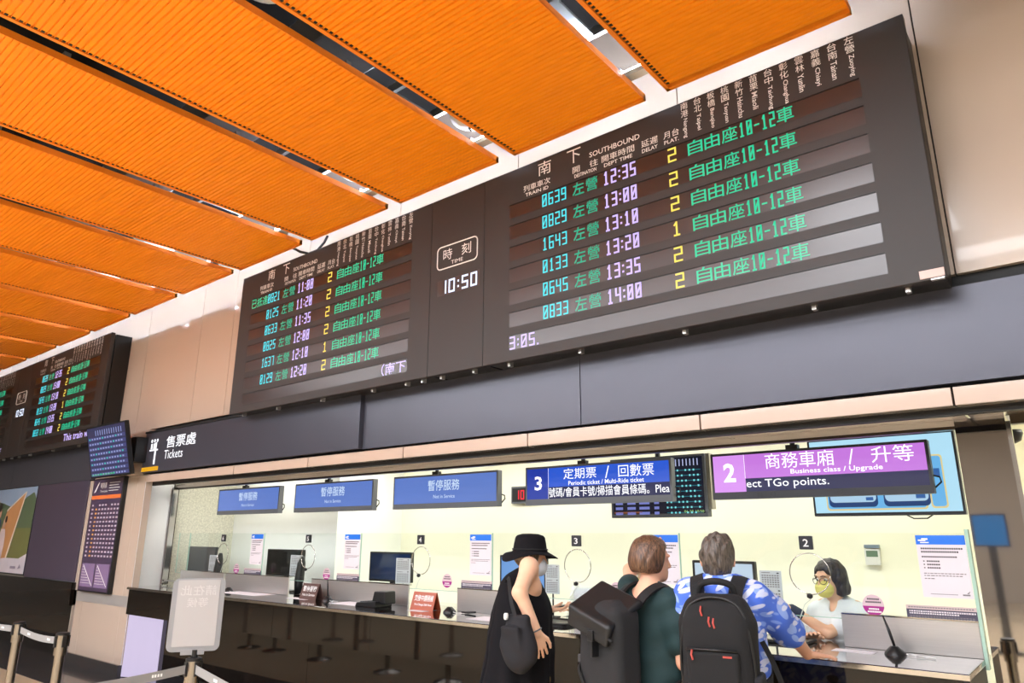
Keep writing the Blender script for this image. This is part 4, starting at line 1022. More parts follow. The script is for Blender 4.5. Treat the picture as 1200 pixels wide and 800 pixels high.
# ================================================================ PEOPLE
def V3(*a): return np.array(a, dtype=float)
def unit(a): a = np.asarray(a, float); return a / max(np.linalg.norm(a), 1e-9)
def rotz(a): c, s = math.cos(a), math.sin(a); return np.array([[c, -s, 0], [s, c, 0], [0, 0, 1.]])
def rotx(a): c, s = math.cos(a), math.sin(a); return np.array([[1, 0, 0], [0, c, -s], [0, s, c]])
class Flesh:
    """smooth union of tapered limbs and ellipsoids, skinned as one continuous surface"""
    def __init__(s): s.p = []; s.noise = None; s.cut = []
    def cap(s, a, b, ra, rb, k=.02, n=None, f=1.):
        s.p.append(('c', np.asarray(a, float), np.asarray(b, float), ra, rb, k, None if n is None else unit(n), f)); return s
    def chain(s, pts, rs, k=.02, n=None, f=1.):
        for i in range(len(pts) - 1): s.cap(pts[i], pts[i + 1], rs[i], rs[i + 1], k, n, f)
        return s
    def ell(s, c, r, k=.02, R=None, sub=False):
        s.p.append(('s' if sub else 'e', np.asarray(c, float), np.asarray(r, float), R if R is not None else np.eye(3), k)); return s
    def rbox(s, c, h, r, k=.01, R=None, sub=False):
        s.p.append(('x' if sub else 'b', np.asarray(c, float), np.asarray(h, float), r, R if R is not None else np.eye(3), k)); return s
    def plane(s, c, n): s.cut.append((np.asarray(c, float), unit(n))); return s     # keep the side n points away from
    def bounds(s):
        lo = np.full(3, 9.); hi = -lo
        for q in s.p:
            if q[0] == 'c':
                m = max(q[3], q[4]) + .03; lo = np.minimum(lo, np.minimum(q[1], q[2]) - m); hi = np.maximum(hi, np.maximum(q[1], q[2]) + m)
            elif q[0] in 'eb':
                m = np.linalg.norm(q[2]) if q[0] == 'b' else q[2].max(); m += .03; lo = np.minimum(lo, q[1] - m); hi = np.maximum(hi, q[1] + m)
        return lo, hi
    def mesh(s, h=.005):
        lo, hi = s.bounds(); n = np.ceil((hi - lo) / h).astype(int) + 1
        D = np.full(n, .2, np.float32)
        ax = [lo[i] + h * np.arange(n[i]) for i in range(3)]
        for q in s.p:
            if q[0] == 'c': m = max(q[3], q[4]) + .05; a = np.minimum(q[1], q[2]) - m; b = np.maximum(q[1], q[2]) + m
            else:
                m = (np.linalg.norm(q[2]) if q[0] in 'bx' else q[2].max()) + .05; a = q[1] - m; b = q[1] + m
            i0 = np.clip(np.floor((a - lo) / h).astype(int), 0, n); i1 = np.clip(np.ceil((b - lo) / h).astype(int) + 1, 0, n)
            if (i1 <= i0).any(): continue
            sl = tuple(slice(i0[i], i1[i]) for i in range(3))
            X, Y, Z = np.meshgrid(ax[0][sl[0]], ax[1][sl[1]], ax[2][sl[2]], indexing='ij', sparse=True)
            if q[0] == 'c':
                _, A, B, ra, rb, k, nn, f = q
                px, py, pz = X - A[0], Y - A[1], Z - A[2]; ba = B - A
                if nn is not None:
                    g = (1 / f - 1); dn = px * nn[0] + py * nn[1] + pz * nn[2]
                    px = px + nn[0] * dn * g; py = py + nn[1] * dn * g; pz = pz + nn[2] * dn * g
                    ba = ba + nn * (ba @ nn) * g
                L = max(ba @ ba, 1e-9); t = np.clip((px * ba[0] + py * ba[1] + pz * ba[2]) / L, 0, 1)
                d = np.sqrt((px - t * ba[0]) ** 2 + (py - t * ba[1]) ** 2 + (pz - t * ba[2]) ** 2) - (ra + (rb - ra) * t)
                if nn is not None: d = d * (.5 + .5 * f)
                sub = False
            elif q[0] in 'es':
                _, c, r, R, k = q; px, py, pz = X - c[0], Y - c[1], Z - c[2]
                u = [(px * R[0, i] + py * R[1, i] + pz * R[2, i]) / r[i] for i in range(3)]
                e = np.sqrt(u[0] ** 2 + u[1] ** 2 + u[2] ** 2)
                e2 = np.sqrt((u[0] / r[0]) ** 2 + (u[1] / r[1]) ** 2 + (u[2] / r[2]) ** 2)
                d = e * (e - 1) / np.maximum(e2, 1e-6); sub = q[0] == 's'
            else:
                _, c, hh, r, R, k = q; px, py, pz = X - c[0], Y - c[1], Z - c[2]
                u = [np.abs(px * R[0, i] + py * R[1, i] + pz * R[2, i]) - (hh[i] - r) for i in range(3)]
                d = np.sqrt(np.maximum(u[0], 0) ** 2 + np.maximum(u[1], 0) ** 2 + np.maximum(u[2], 0) ** 2) + np.minimum(np.maximum(np.maximum(u[0], u[1]), u[2]), 0) - r
                sub = q[0] == 'x'
            o = D[sl]
            if sub: d = -d; hv = np.clip(.5 - .5 * (d - o) / k, 0, 1); D[sl] = (d + (o - d) * hv) + k * hv * (1 - hv)
            else: hv = np.clip(.5 + .5 * (o - d) / k, 0, 1); D[sl] = (o + (d - o) * hv) - k * hv * (1 - hv)
        X, Y, Z = np.meshgrid(*ax, indexing='ij', sparse=True)
        if s.noise is not None: D = D + s.noise(X, Y, Z).astype(np.float32)
        for c, nn in s.cut:
            D = np.maximum(D, ((X - c[0]) * nn[0] + (Y - c[1]) * nn[1] + (Z - c[2]) * nn[2]).astype(np.float32))
        return nets(D, lo, h)
    def build(s, name, m, parent, h=.005):
        v, f = s.mesh(h)
        me = bpy.data.meshes.new(name)
        me.vertices.add(len(v)); me.vertices.foreach_set('co', v.astype(np.float32).ravel())
        me.loops.add(len(f) * 4); me.polygons.add(len(f))
        me.loops.foreach_set('vertex_index', f.ravel().astype(np.int32)); me.polygons.foreach_set('loop_start', np.arange(len(f), dtype=np.int32) * 4)
        me.polygons.foreach_set('use_smooth', [True] * len(f))
        me.update(calc_edges=True); me.validate(); me.materials.append(m)
        o = bpy.data.objects.new(name, me); COL.objects.link(o); o.parent = parent
        return o
def nets(D, lo, h):
    D = np.pad(D, 1, constant_values=.2); lo = lo - h
    S = D < 0; sh = np.array(D.shape) - 1
    c = np.zeros(sh, np.uint8)
    for i in (0, 1):
        for j in (0, 1):
            for k in (0, 1): c += S[i:i + sh[0], j:j + sh[1], k:k + sh[2]]
    act = np.argwhere((c > 0) & (c < 8))
    idx = np.full(sh, -1, np.int32); idx[tuple(act.T)] = np.arange(len(act))
    corners = np.array([(i, j, k) for i in (0, 1) for j in (0, 1) for k in (0, 1)])
    vals = np.stack([D[tuple((act + q).T)] for q in corners], 1)
    P_ = np.zeros((len(act), 3)); cnt = np.zeros(len(act))
    for a in range(8):
        for b in range(a + 1, 8):
            if np.abs(corners[a] - corners[b]).sum() != 1: continue
            x = (vals[:, a] < 0) != (vals[:, b] < 0)
            t = np.where(x, vals[:, a] / np.where(x, vals[:, a] - vals[:, b], 1), 0)
            P_ += np.where(x[:, None], corners[a] + t[:, None] * (corners[b] - corners[a]), 0); cnt += x
    v = (act + P_ / cnt[:, None]) * h + lo
    F = []
    for axn in range(3):
        sl0 = [slice(None)] * 3; sl1 = [slice(None)] * 3; sl0[axn] = slice(0, -1); sl1[axn] = slice(1, None)
        a = S[tuple(sl0)]; b = S[tuple(sl1)]; e = np.argwhere(a != b); o1, o2 = (axn + 1) % 3, (axn + 2) % 3
        ok = (e[:, o1] > 0) & (e[:, o2] > 0) & (e[:, o1] < sh[o1]) & (e[:, o2] < sh[o2]); e = e[ok]
        ins = a[tuple(e.T)]
        d1 = np.zeros(3, int); d1[o1] = 1; d2 = np.zeros(3, int); d2[o2] = 1
        q = np.stack([idx[tuple((e - d1 - d2).T)], idx[tuple((e - d2).T)], idx[tuple(e.T)], idx[tuple((e - d1).T)]], 1)
        q[~ins] = q[~ins][:, ::-1]
        F.append(q)
    return v, np.concatenate(F)
def ik(sh, hd, l1, l2, pole):
    sh, hd = np.asarray(sh, float), np.asarray(hd, float); d = hd - sh; L = min(np.linalg.norm(d), (l1 + l2) * .999); u = unit(d)
    a = (l1 * l1 - l2 * l2 + L * L) / (2 * L); hh = math.sqrt(max(l1 * l1 - a * a, 0)); p = np.asarray(pole, float); p = unit(p - u * (p @ u))
    return sh + u * a + p * hh
def hand(b, w, f, pn, right, curl=(.25, .3, .35, .4), spread=.10, thumb=.6, s=1.):
    """palm, four unequal bent fingers and a thumb that leaves the side of the palm"""
    w = np.asarray(w, float); f = unit(f); pn = unit(np.asarray(pn, float) - f * (np.asarray(pn, float) @ f)); t = np.cross(f, pn) * (1 if right else -1)
    for i, (o, L) in enumerate(zip((.031, .0105, -.0105, -.030), (.070, .078, .072, .057))):
        kn = w + f * (.088 - .004 * (i == 0) - .008 * (i == 3)) * s + t * o * s
        b.cap(w + f * .018 * s + t * o * .55 * s, kn, .0165 * s, .0118 * s, .012, pn, .85)
        d = unit(f + t * (o / .03) * spread); p = kn; r = .0092 * s
        for j, q in enumerate((.45, .30, .25)):
            ang = curl[i] * (j + .6); dd = unit(d * math.cos(ang) + pn * math.sin(ang)); e = p + dd * L * q * s
            b.cap(p, e, r, r * .90, .003); p = e; r *= .9
    p0 = w + f * .022 * s + t * .024 * s; p1 = p0 + unit(t * .75 + f * .75 + pn * thumb * .4) * .042 * s; p2 = p1 + unit(f * .9 + t * .30 + pn * thumb * .5) * .034 * s; p3 = p2 + unit(f * .95 + pn * thumb * .8) * .024 * s
    b.cap(p0, p1, .0165 * s, .0125 * s, .010); b.cap(p1, p2, .0115 * s, .0100 * s, .003); b.cap(p2, p3, .0100 * s, .0080 * s, .003)
def head(b, c, R, s=1.):
    c = np.asarray(c, float)
    def q(x, y, z): return c + R @ (V3(x, y, z) * s)
    b.ell(q(0, -.012, .022), V3(.074, .092, .095) * s, .02, R)
    b.ell(q(0, .028, -.052), V3(.058, .066, .068) * s, .035, R)
    b.ell(q(0, .070, -.088), V3(.028, .022, .020) * s, .03, R)            # chin
    b.ell(q(0, .078, .028), V3(.052, .018, .012) * s, .02, R)             # brow
    b.ell(q(.032, .086, .004), V3(.017, .014, .012) * s, .012, R, sub=True); b.ell(q(-.032, .086, .004), V3(.017, .014, .012) * s, .012, R, sub=True)
    b.cap(q(0, .086, .012), q(0, .104, -.026), .008 * s, .0125 * s, .012)  # nose
    b.ell(q(.010, .096, -.030), V3(.009, .009, .007) * s, .008, R); b.ell(q(-.010, .096, -.030), V3(.009, .009, .007) * s, .008, R)
    b.ell(q(0, .088, -.056), V3(.023, .010, .006) * s, .006, R); b.ell(q(0, .087, -.066), V3(.020, .010, .007) * s, .006, R)
    for sx in (1, -1):
        b.ell(q(sx * .077, -.012, -.004), V3(.009, .020, .031) * s, .008, R @ rotz(sx * .35)); b.ell(q(sx * .083, -.008, -.004), V3(.006, .011, .018) * s, .006, R @ rotz(sx * .35), sub=True)
    return q
SKIN = {}
def skin(name, col):
    m = mat(name, col, .5, var=.06, scale=14, bump=.04, bscale=160)
    m.node_tree.nodes['Principled BSDF'].inputs['Subsurface Weight'].default_value = .08
    m.node_tree.nodes['Principled BSDF'].inputs['Subsurface Radius'].default_value = (.012, .005, .003)
    return m
def hairmat(name, c0, c1, stretch=(160, 160, 9)):
    m = bpy.data.materials.new(name); m.use_nodes = True; nt = m.node_tree; n = nt.nodes; b = n['Principled BSDF']
    tc = n.new('ShaderNodeTexCoord'); mp = n.new('ShaderNodeMapping'); mp.inputs['Scale'].default_value = stretch
    no = n.new('ShaderNodeTexNoise'); no.inputs['Scale'].default_value = 1.; no.inputs['Detail'].default_value = 5; no.inputs['Distortion'].default_value = .4
    nt.links.new(tc.outputs['Object'], mp.inputs[0]); nt.links.new(mp.outputs[0], no.inputs['Vector'])
    cr = n.new('ShaderNodeValToRGB'); cr.color_ramp.elements[0].color = lin(c0); cr.color_ramp.elements[1].color = lin(c1); cr.color_ramp.elements[0].position = .35; cr.color_ramp.elements[1].position = .68
    nt.links.new(no.outputs[0], cr.inputs[0]); nt.links.new(cr.outputs[0], b.inputs['Base Color']); b.inputs['Roughness'].default_value = .42; b.inputs['Anisotropic'].default_value = .4
    bp = n.new('ShaderNodeBump'); bp.inputs['Strength'].default_value = .7; bp.inputs['Distance'].default_value = .006; nt.links.new(no.outputs[0], bp.inputs['Height']); nt.links.new(bp.outputs[0], b.inputs['Normal'])
    return m
def leafmat():
    m = bpy.data.materials.new('blue_leaf_print'); m.use_nodes = True; nt = m.node_tree; n = nt.nodes; b = n['Principled BSDF']
    tc = n.new('ShaderNodeTexCoord'); col = None
    base = n.new('ShaderNodeRGB'); base.outputs[0].default_value = lin((70, 108, 214)); cur = base.outputs[0]
    for i, (rx, ry, rz, sc, thr, c, loc) in enumerate(((.0, .6, .1, (24, 12, 6.5), .37, (140, 168, 234), (.3, .1, .7)), (.1, -.75, 0, (27, 12, 6.5), .34, (206, 212, 238), (1.3, 4.1, 2.7)), (.1, 1.25, .1, (27, 12, 6), .33, (120, 152, 230), (5.3, 2.1, .2)), (0, -1.3, .1, (28, 12, 7), .31, (200, 206, 236), (7.3, 1.1, 5.2)))):
        mr = n.new('ShaderNodeMapping'); mr.inputs['Rotation'].default_value = (rx, ry, rz); nt.links.new(tc.outputs['Object'], mr.inputs[0])
        mp = n.new('ShaderNodeMapping'); mp.inputs['Scale'].default_value = sc; mp.inputs['Location'].default_value = loc; nt.links.new(mr.outputs[0], mp.inputs[0])
        vo = n.new('ShaderNodeTexVoronoi'); vo.inputs['Scale'].default_value = 1.; vo.inputs['Randomness'].default_value = .9
        nt.links.new(mp.outputs[0], vo.inputs['Vector'])
        cr = n.new('ShaderNodeValToRGB'); cr.color_ramp.elements[0].position = thr; cr.color_ramp.elements[0].color = (1, 1, 1, 1); cr.color_ramp.elements[1].position = thr + .05; cr.color_ramp.elements[1].color = (0, 0, 0, 1)
        nt.links.new(vo.outputs['Distance'], cr.inputs[0])
        mx = n.new('ShaderNodeMix'); mx.data_type = 'RGBA'; mx.inputs[7].default_value = lin(c)
        nt.links.new(cr.outputs[0], mx.inputs[0]); nt.links.new(cur, mx.inputs[6]); cur = mx.outputs[2]
    nt.links.new(cur, b.inputs['Base Color']); b.inputs['Roughness'].default_value = .7
    return m
def ribbon(m, pts, nor, w, th):
    """flat strap through pts; nor gives the outward direction at each point"""
    pts = [np.asarray(p, float) for p in pts]; base = len(m.v); N = len(pts)
    for i in range(N):
        d = unit(pts[min(i + 1, N - 1)] - pts[max(i - 1, 0)]); nn = np.asarray(nor[i], float); nn = unit(nn - d * (nn @ d)); s = np.cross(d, nn)
        for a, b in ((-1, -1), (1, -1), (1, 1), (-1, 1)): m.v.append(tuple(pts[i] + s * a * w / 2 + nn * b * th / 2))
    for i in range(N - 1):
        for k in range(4): m.f.append((base + i * 4 + k, base + i * 4 + 4 + k, base + i * 4 + 4 + (k + 1) % 4, base + i * 4 + (k + 1) % 4))
    m.f.append((base, base + 1, base + 2, base + 3)); q = base + (N - 1) * 4; m.f.append((q + 3, q + 2, q + 1, q)); return m
def smoothpts(pts, n=6):
    pts = [np.asarray(p, float) for p in pts]; out = []
    for i in range(len(pts) - 1):
        a, b, c, d = pts[max(i - 1, 0)], pts[i], pts[i + 1], pts[min(i + 2, len(pts) - 1)]
        for k in range(n):
            t = k / n; out.append(.5 * ((2 * b) + (c - a) * t + (2 * a - 5 * b + 4 * c - d) * t * t + (3 * b - a - 3 * c + d) * t ** 3))
    return out + [pts[-1]]
class Fig:
    def __init__(s, label, x, y, deg, cat='person', name='person', z=0.):
        s.t = thing(name, label, cat, (x, y, z), None, math.radians(deg)); s.R = rotz(math.radians(deg)); s.o = V3(x, y, z)
    def L(s, u, v, y): return s.R.T @ (np.array(P(u, v, y)) - s.o)
    def W(s, p): return s.R @ np.asarray(p, float) + s.o
def legs(b, k=1., w=.09, r=.082):
    for sx in (1, -1):
        b.chain([(sx * w, 0, .90 * k), (sx * w * 1.02, .012, .48 * k), (sx * w * 1.05, -.01, .09)], [r, .055, .040], .03)
        b.cap((sx * w * 1.05, -.03, .045), (sx * w * 1.15, .13, .03), .035, .028, .02)
def torso(b, k=1., sw=.165, r=1., lean=0.):
    n = (0, 1, 0)
    b.chain([(0, 0, .92 * k), (0, .0, 1.08 * k), (0, .005 + lean * .5, 1.24 * k), (0, -.01 + lean, 1.36 * k)], [.145 * r, .122 * r, .148 * r, .115 * r], .05, n, .72)
    b.cap((-sw + .03, -.015 + lean, 1.395 * k), (sw - .03, -.015 + lean, 1.395 * k), .062 * r, .062 * r, .05)
def shoes(t, k=1., w=.09, m=None):
    for sx in (1, -1):
        s = Flesh(); s.cap((sx * w * 1.05, -.045, .05), (sx * w * 1.15, .15, .04), .048, .040, .02).plane((0, 0, .002), (0, 0, -1)); s.build('shoe', m or M_BLACKP, t, .008)
def trousers(t, m, k=1., w=.09, top=1.02, r=.105):
    s = Flesh(); s.chain([(0, 0, top * k), (0, 0, .88 * k)], [.150, .155], .05, (0, 1, 0), .76)
    for sx in (1, -1): s.chain([(sx * w, 0, .86 * k), (sx * w * 1.05, .01, .48 * k), (sx * w * 1.08, -.005, .09)], [r, .082, .070], .03)
    s.plane((0, 0, .06), (0, 0, -1)); s.noise = lambda x, y, z: .004 * np.sin(26 * z + 9 * x) * np.cos(13 * y + 5 * z); s.build('trousers', m, t, .009)

SK1 = skin('skin_fair', (226, 172, 142)); SK2 = skin('skin_light', (232, 186, 154))
M_CLOTHBLACK = mat('black_cloth', (17, 16, 20), .9, var=.2, scale=30, bump=.25, bscale=220, spec=.2)
M_PACK = mat('black_pack_fabric', (17, 16, 18), .85, var=.2, scale=60, bump=.35, bscale=420)
M_STRAP = mat('strap_webbing', (18, 18, 20), .8, var=.1, bump=.3, bscale=500)

# ---------------------------------------------------------------- the man in the blue leaf shirt
A = Fig('man with grey brown hair in a blue leaf print shirt leaning on the counter', -1.575, 3.60, 14)
t = A.t
HC = A.L(841, 656, 3.62); neck = V3(0, -.02, 1.42)
rs, ls = V3(.185, -.015, 1.385), V3(-.185, -.015, 1.385)
rw = A.L(946, 766, 4.10); tip = A.L(986, 770, 4.26)
re = ik(rs, rw, .29, .27, (.8, -.4, -.35))
le = V3(-.255, .03, 1.12); lw = V3(-.16, .28, 1.10)
b = Flesh(); torso(b); legs(b)
RH = rotz(.12) @ rotx(-.05)
hq = head(b, HC, RH, 1.0)
b.cap(HC + V3(0, -.015, -.07), neck, .056, .062, .03)
b.chain([rs, re, rw], [.050, .040, .029], .02); b.chain([ls, le, lw], [.050, .040, .029], .02)
hand(b, rw + unit(tip - rw) * .005, tip - rw, (0, .0, -1), True, (.10, .08, .10, .16), .12, .3)
hand(b, lw, (.3, 1, -.1), (.6, 0, -1), False, (.4, .45, .5, .55))
b.build('body', SK1, t, .0045)
s = Flesh(); n = (0, 1, 0)
s.chain([(0, 0, .86), (0, .0, 1.08), (0, .005, 1.26), (0, -.01, 1.37)], [.205, .192, .190, .150], .05, n, .72)
s.cap((-.14, -.015, 1.392), (.14, -.015, 1.392), .078, .078, .05)
s.cap((0, -.025, 1.40), (0, -.02, 1.452), .078, .070, .03)
def slv(a, b_, f): return np.asarray(a) + (np.asarray(b_) - np.asarray(a)) * f
s.chain([rs + V3(-.02, 0, 0), slv(rs, re, .5), slv(rs, re, 1.02)], [.078, .082, .088], .03)
s.chain([ls + V3(.02, 0, 0), slv(ls, le, .5), slv(ls, le, .95)], [.078, .080, .084], .03)
s.rbox(HC + V3(0, 0, .03), (.2, .2, .098), .02, .01, sub=True)
s.plane((0, 0, .80), (0, 0, -1))
s.noise = lambda x, y, z: .0045 * np.sin(22 * z + 16 * x + 2 * np.sin(9 * y)) * np.cos(18 * x - 7 * z) + .003 * np.sin(41 * x + 30 * z)
# open sleeve end
s.plane(slv(rs, re, 1.02) + unit(re - rs) * .035, unit(re - rs)) if False else None
s.build('leaf_shirt', leafmat(), t, .006)
col = Flesh(); col.chain([neck + V3(-.066, .03, .02), neck + V3(-.04, -.06, .035), neck + V3(.04, -.06, .035), neck + V3(.066, .03, .02)], [.016] * 4, .01); col.build('collar', bpy.data.materials['blue_leaf_print'], t, .005)
hm = hairmat('grey_brown_hair', (40, 33, 29), (112, 99, 88), (130, 130, 22))
hr = Flesh(); hr.ell(hq(0, -.020, .026), V3(.086, .103, .098), .02, RH); hr.ell(hq(0, -.055, -.045), V3(.058, .050, .062), .04, RH); hr.ell(hq(.02, -.03, .09), V3(.05, .07, .04), .04, RH)
hr.rbox(hq(0, .115, -.06), (.12, .075, .11), .03, .02, RH, sub=True)
for sx in (1, -1): hr.ell(hq(sx * .09, .0, -.03), V3(.030, .030, .045), .012, RH, sub=True)
hr.noise = lambda x, y, z: .0032 * np.sin(95 * x + 30 * z + 3 * np.sin(40 * y)) + .0030 * np.sin(70 * z + 45 * y + 2 * np.sin(60 * x)) + .002 * np.sin(150 * x - 60 * z)
hr.build('hair', hm, t, .004)
trousers(t, mat('dark_trousers', (34, 34, 44), .8, bump=.2, bscale=300), w=.095); shoes(t, w=.095)

# his backpack
B = thing('backpack', 'black zipped backpack worn by the man in the leaf shirt', 'backpack', tuple(A.o), None, math.radians(14))
pk = Flesh(); cx = .012
pk.rbox((cx, -.235, 1.12), (.172, .095, .225), .07, .05); pk.rbox((cx, -.225, 1.27), (.145, .085, .145), .07, .06)
pk.noise = lambda x, y, z: .0022 * np.sin(40 * z + 22 * x) * np.cos(30 * x)
pk.build('pack_body', M_PACK, B, .006)
fp = Flesh(); fp.rbox((cx - .012, -.325, 1.095), (.118, .030, .085), .022, .01); fp.rbox((cx - .012, -.322, .955), (.122, .034, .075), .025, .01); fp.build('front_pocket', M_PACK, B, .005)
sp = Flesh(); sp.rbox((cx + .172, -.235, .99), (.022, .07, .09), .018, .01); sp.build('side_pocket', mat('mesh_pocket', (22, 22, 30), .6, bump=.5, bscale=700), B, .005)
m = MB(); m.tube(smoothpts([(cx - .085, -.19, 1.405), (cx - .07, -.215, 1.455), (cx, -.23, 1.472), (cx + .07, -.215, 1.455), (cx + .085, -.19, 1.405)]), .016, 8); m.build('handle', M_STRAP, B, local=True, smooth='all')
m = MB()
m.tube(smoothpts([(cx - .165, -.29, 1.02), (cx - .158, -.312, 1.2), (cx - .115, -.305, 1.36), (cx, -.300, 1.405), (cx + .115, -.305, 1.36), (cx + .158, -.312, 1.2), (cx + .165, -.29, 1.02)]), .006, 6)
m.tube([(cx - .125, -.352, 1.182), (cx + .100, -.352, 1.182)], .006, 6); m.tube([(cx - .128, -.352, 1.032), (cx + .105, -.352, 1.032)], .006, 6); m.build('zipper', M_BLACKP, B, local=True, smooth='all')
RED = mat('red_zip_pull', (176, 70, 60), .5)
for x, z, y in ((-.055, 1.345, -.322), (-.02, 1.30, -.328), (.0, 1.295, -.328), (-.10, 1.16, -.36), (-.085, 1.00, -.362)):
    MB().tube([(cx + x, y, z + .02), (cx + x - .003, y - .006, z), (cx + x + .004, y - .008, z - .022)], .0045, 6).build('zip_pull', RED, B, local=True)
MB().box(cx + .035, cx + .075, -.358, -.354, 1.152, 1.160).build('label_patch', RED, B, local=True)
for sx in (1, -1):
    pts = smoothpts([(sx * .085, -.155, 1.36), (sx * .095, -.125, 1.44), (sx * .108, -.03, 1.482), (sx * .115, .07, 1.44), (sx * .125, .145, 1.30), (sx * .150, .14, 1.14), (sx * .205, .02, 1.02), (sx * .17, -.16, .96)])
    nor = [unit(p - V3(sx * .05, -.01, min(p[2], 1.36) if p[2] < 1.36 else 1.3)) for p in pts]
    ribbon(MB(), pts, nor, .066, .016).build('shoulder_strap', M_STRAP, B, local=True)
ribbon(MB(), smoothpts([(.19, -.10, 1.20), (.235, -.10, 1.10), (.27, -.09, .98), (.25, -.10, .93)]), [(0, -1, .1)] * 19, .024, .005).build('loose_strap', M_STRAP, B, local=True)

# ---------------------------------------------------------------- the woman in the dark green tee
A = Fig('woman with a brown bob in a dark green tee, hand raised to her forehead', -1.955, 3.57, -14)
t = A.t
HC = A.L(764, 655, 3.60); neck = V3(0.0, -.02, 1.385)
rs, ls = V3(.165, -.015, 1.345), V3(-.165, .01, 1.36)
re = A.L(802, 776, 3.50); rw = V3(.12, .24, 1.06)
le = A.L(738, 668, 3.86); lw = A.L(766, 648, 3.88)
b = Flesh(); torso(b, .97, .15, .93); legs(b, .97)
RH = rotz(-.42) @ rotx(-.12)
hq = head(b, HC, RH, .97)
b.cap(HC + V3(0, -.015, -.06), neck, .048, .056, .03); b.cap(neck, neck + V3(0, -.01, -.06), .06, .085, .04)
b.chain([rs, re, rw], [.046, .037, .027], .02); b.chain([ls, le, lw], [.045, .037, .027], .02)
hand(b, rw, (-.3, 1, .1), (-.7, 0, -.5), True, (.4, .45, .5, .55))
hand(b, lw, A.L(785, 633, 3.80) - lw, (0, -.9, -.2), False, (.25, .25, .3, .35), .12)
b.build('body', SK1, t, .0045)
s = Flesh()
s.chain([(0, 0, .90), (0, .0, 1.05), (0, .005, 1.22), (0, -.01, 1.32)], [.180, .165, .172, .140], .05, n, .74)
s.cap((-.12, -.015, 1.345), (.12, -.015, 1.345), .072, .072, .05)
s.chain([rs + V3(-.02, 0, 0), slv(rs, re, .35), slv(rs, re, .66)], [.070, .068, .070], .03)
s.chain([ls + V3(.02, 0, 0), slv(ls, le, .25), slv(ls, le, .42)], [.070, .062, .060], .03)
s.ell(neck + V3(.0, -.045, .035), (.092, .085, .050), .015, sub=True)
s.plane((0, 0, .86), (0, 0, -1))
s.noise = lambda x, y, z: .004 * np.sin(26 * z + 18 * x + 2 * np.sin(9 * y)) * np.cos(14 * x - 9 * z) + .003 * np.sin(52 * z - 20 * x)
s.build('green_tee', mat('dark_green_tee', (20, 48, 50), .8, var=.15, scale=20, bump=.12, bscale=250), t, .006)
hm = hairmat('brown_bob_hair', (50, 32, 22), (128, 92, 66), (150, 150, 12))
hr = Flesh(); hr.ell(hq(0, -.018, .030), V3(.096, .108, .098), .02, RH); hr.ell(hq(0, -.042, -.030), V3(.098, .084, .082), .04, RH)
hr.rbox(hq(0, .130, -.05), (.13, .080, .115), .03, .02, RH, sub=True); hr.ell(hq(0, -.02, -.128), V3(.13, .13, .055), .02, RH, sub=True)
hr.noise = lambda x, y, z: .0012 * np.sin(120 * x + 60 * y + 4 * np.sin(18 * z))
hr.build('hair', hm, t, .004)
trousers(t, mat('mustard_trousers', (176, 140, 70), .8, bump=.2, bscale=300), .97); shoes(t)
# her roll-top pack
B = thing('backpack', 'tall black flap backpack worn by the woman in the green tee', 'backpack', tuple(A.o), None, math.radians(-14))
cx = -.045
pk = Flesh(); pk.rbox((cx, -.275, 1.09), (.150, .088, .245), .045, .03); pk.rbox((cx - .03, -.25, 1.31), (.11, .06, .05), .04, .05)
pk.noise = lambda x, y, z: .0025 * np.sin(35 * z + 26 * x) * np.cos(20 * x)
pk.build('pack_body', mat('charcoal_canvas', (30, 30, 32), .85, var=.15, scale=40, bump=.4, bscale=420), B, .006)
u_ = unit(V3(1, 0, -.30)); v_ = V3(0, -1, -.62); v_ = unit(v_ - u_ * (v_ @ u_)); Rf = np.stack([u_, v_, np.cross(u_, v_)], 1)
fl = Flesh(); fc = V3(cx - .01, -.285, 1.335); fl.rbox(fc, (.155, .125, .020), .018, .03, Rf); fl.rbox(fc + u_ * 0 + v_ * .115 + V3(0, -.004, -.035), (.150, .016, .05), .014, .03, np.stack([u_, unit(np.cross(V3(0, 0, 1), u_)), np.cross(u_, unit(np.cross(V3(0, 0, 1), u_)))], 1))
fl.build('top_flap', mat('black_flap', (22, 22, 23), .45, var=.1, bump=.15, bscale=200), B, .005)
MB().tube(smoothpts([(cx - .155, -.392, 1.275), (cx, -.400, 1.225), (cx + .140, -.392, 1.185)]), .006, 6).build('flap_piping', M_STRAP, B, local=True, smooth='all')
m = MB(); m.box(cx - .015, cx + .025, -.416, -.394, 1.175, 1.225).box(cx - .002, cx + .012, -.408, -.360, 1.10, 1.18); m.build('flap_buckle', M_BLACKP, B, local=True, bevel=.003)
m = MB(); m.box(cx - .172, cx - .140, -.34, -.30, 1.05, 1.09); m.build('side_buckle', M_DARKGREYP, B, local=True, bevel=.004)
ribbon(MB(), smoothpts([(cx - .155, -.32, 1.07), (cx - .135, -.367, 1.03), (cx - .09, -.370, .95), (cx - .06, -.368, .87)]), [(-.3, -1, 0)] * 19, .022, .005).build('side_strap', M_STRAP, B, local=True)
for sx in (1, -1):
    pts = smoothpts([(sx * .08 + cx * .4, -.185, 1.33), (sx * .088, -.13, 1.395), (sx * .098, -.03, 1.430), (sx * .105, .07, 1.39), (sx * .115, .14, 1.25), (sx * .140, .13, 1.10), (sx * .185, .02, .98), (sx * .15, -.16, .92)])
    nor = [unit(p - V3(sx * .05, -.01, min(p[2], 1.3))) for p in pts]
    ribbon(MB(), pts, nor, .05, .012).build('shoulder_strap', M_STRAP, B, local=True)

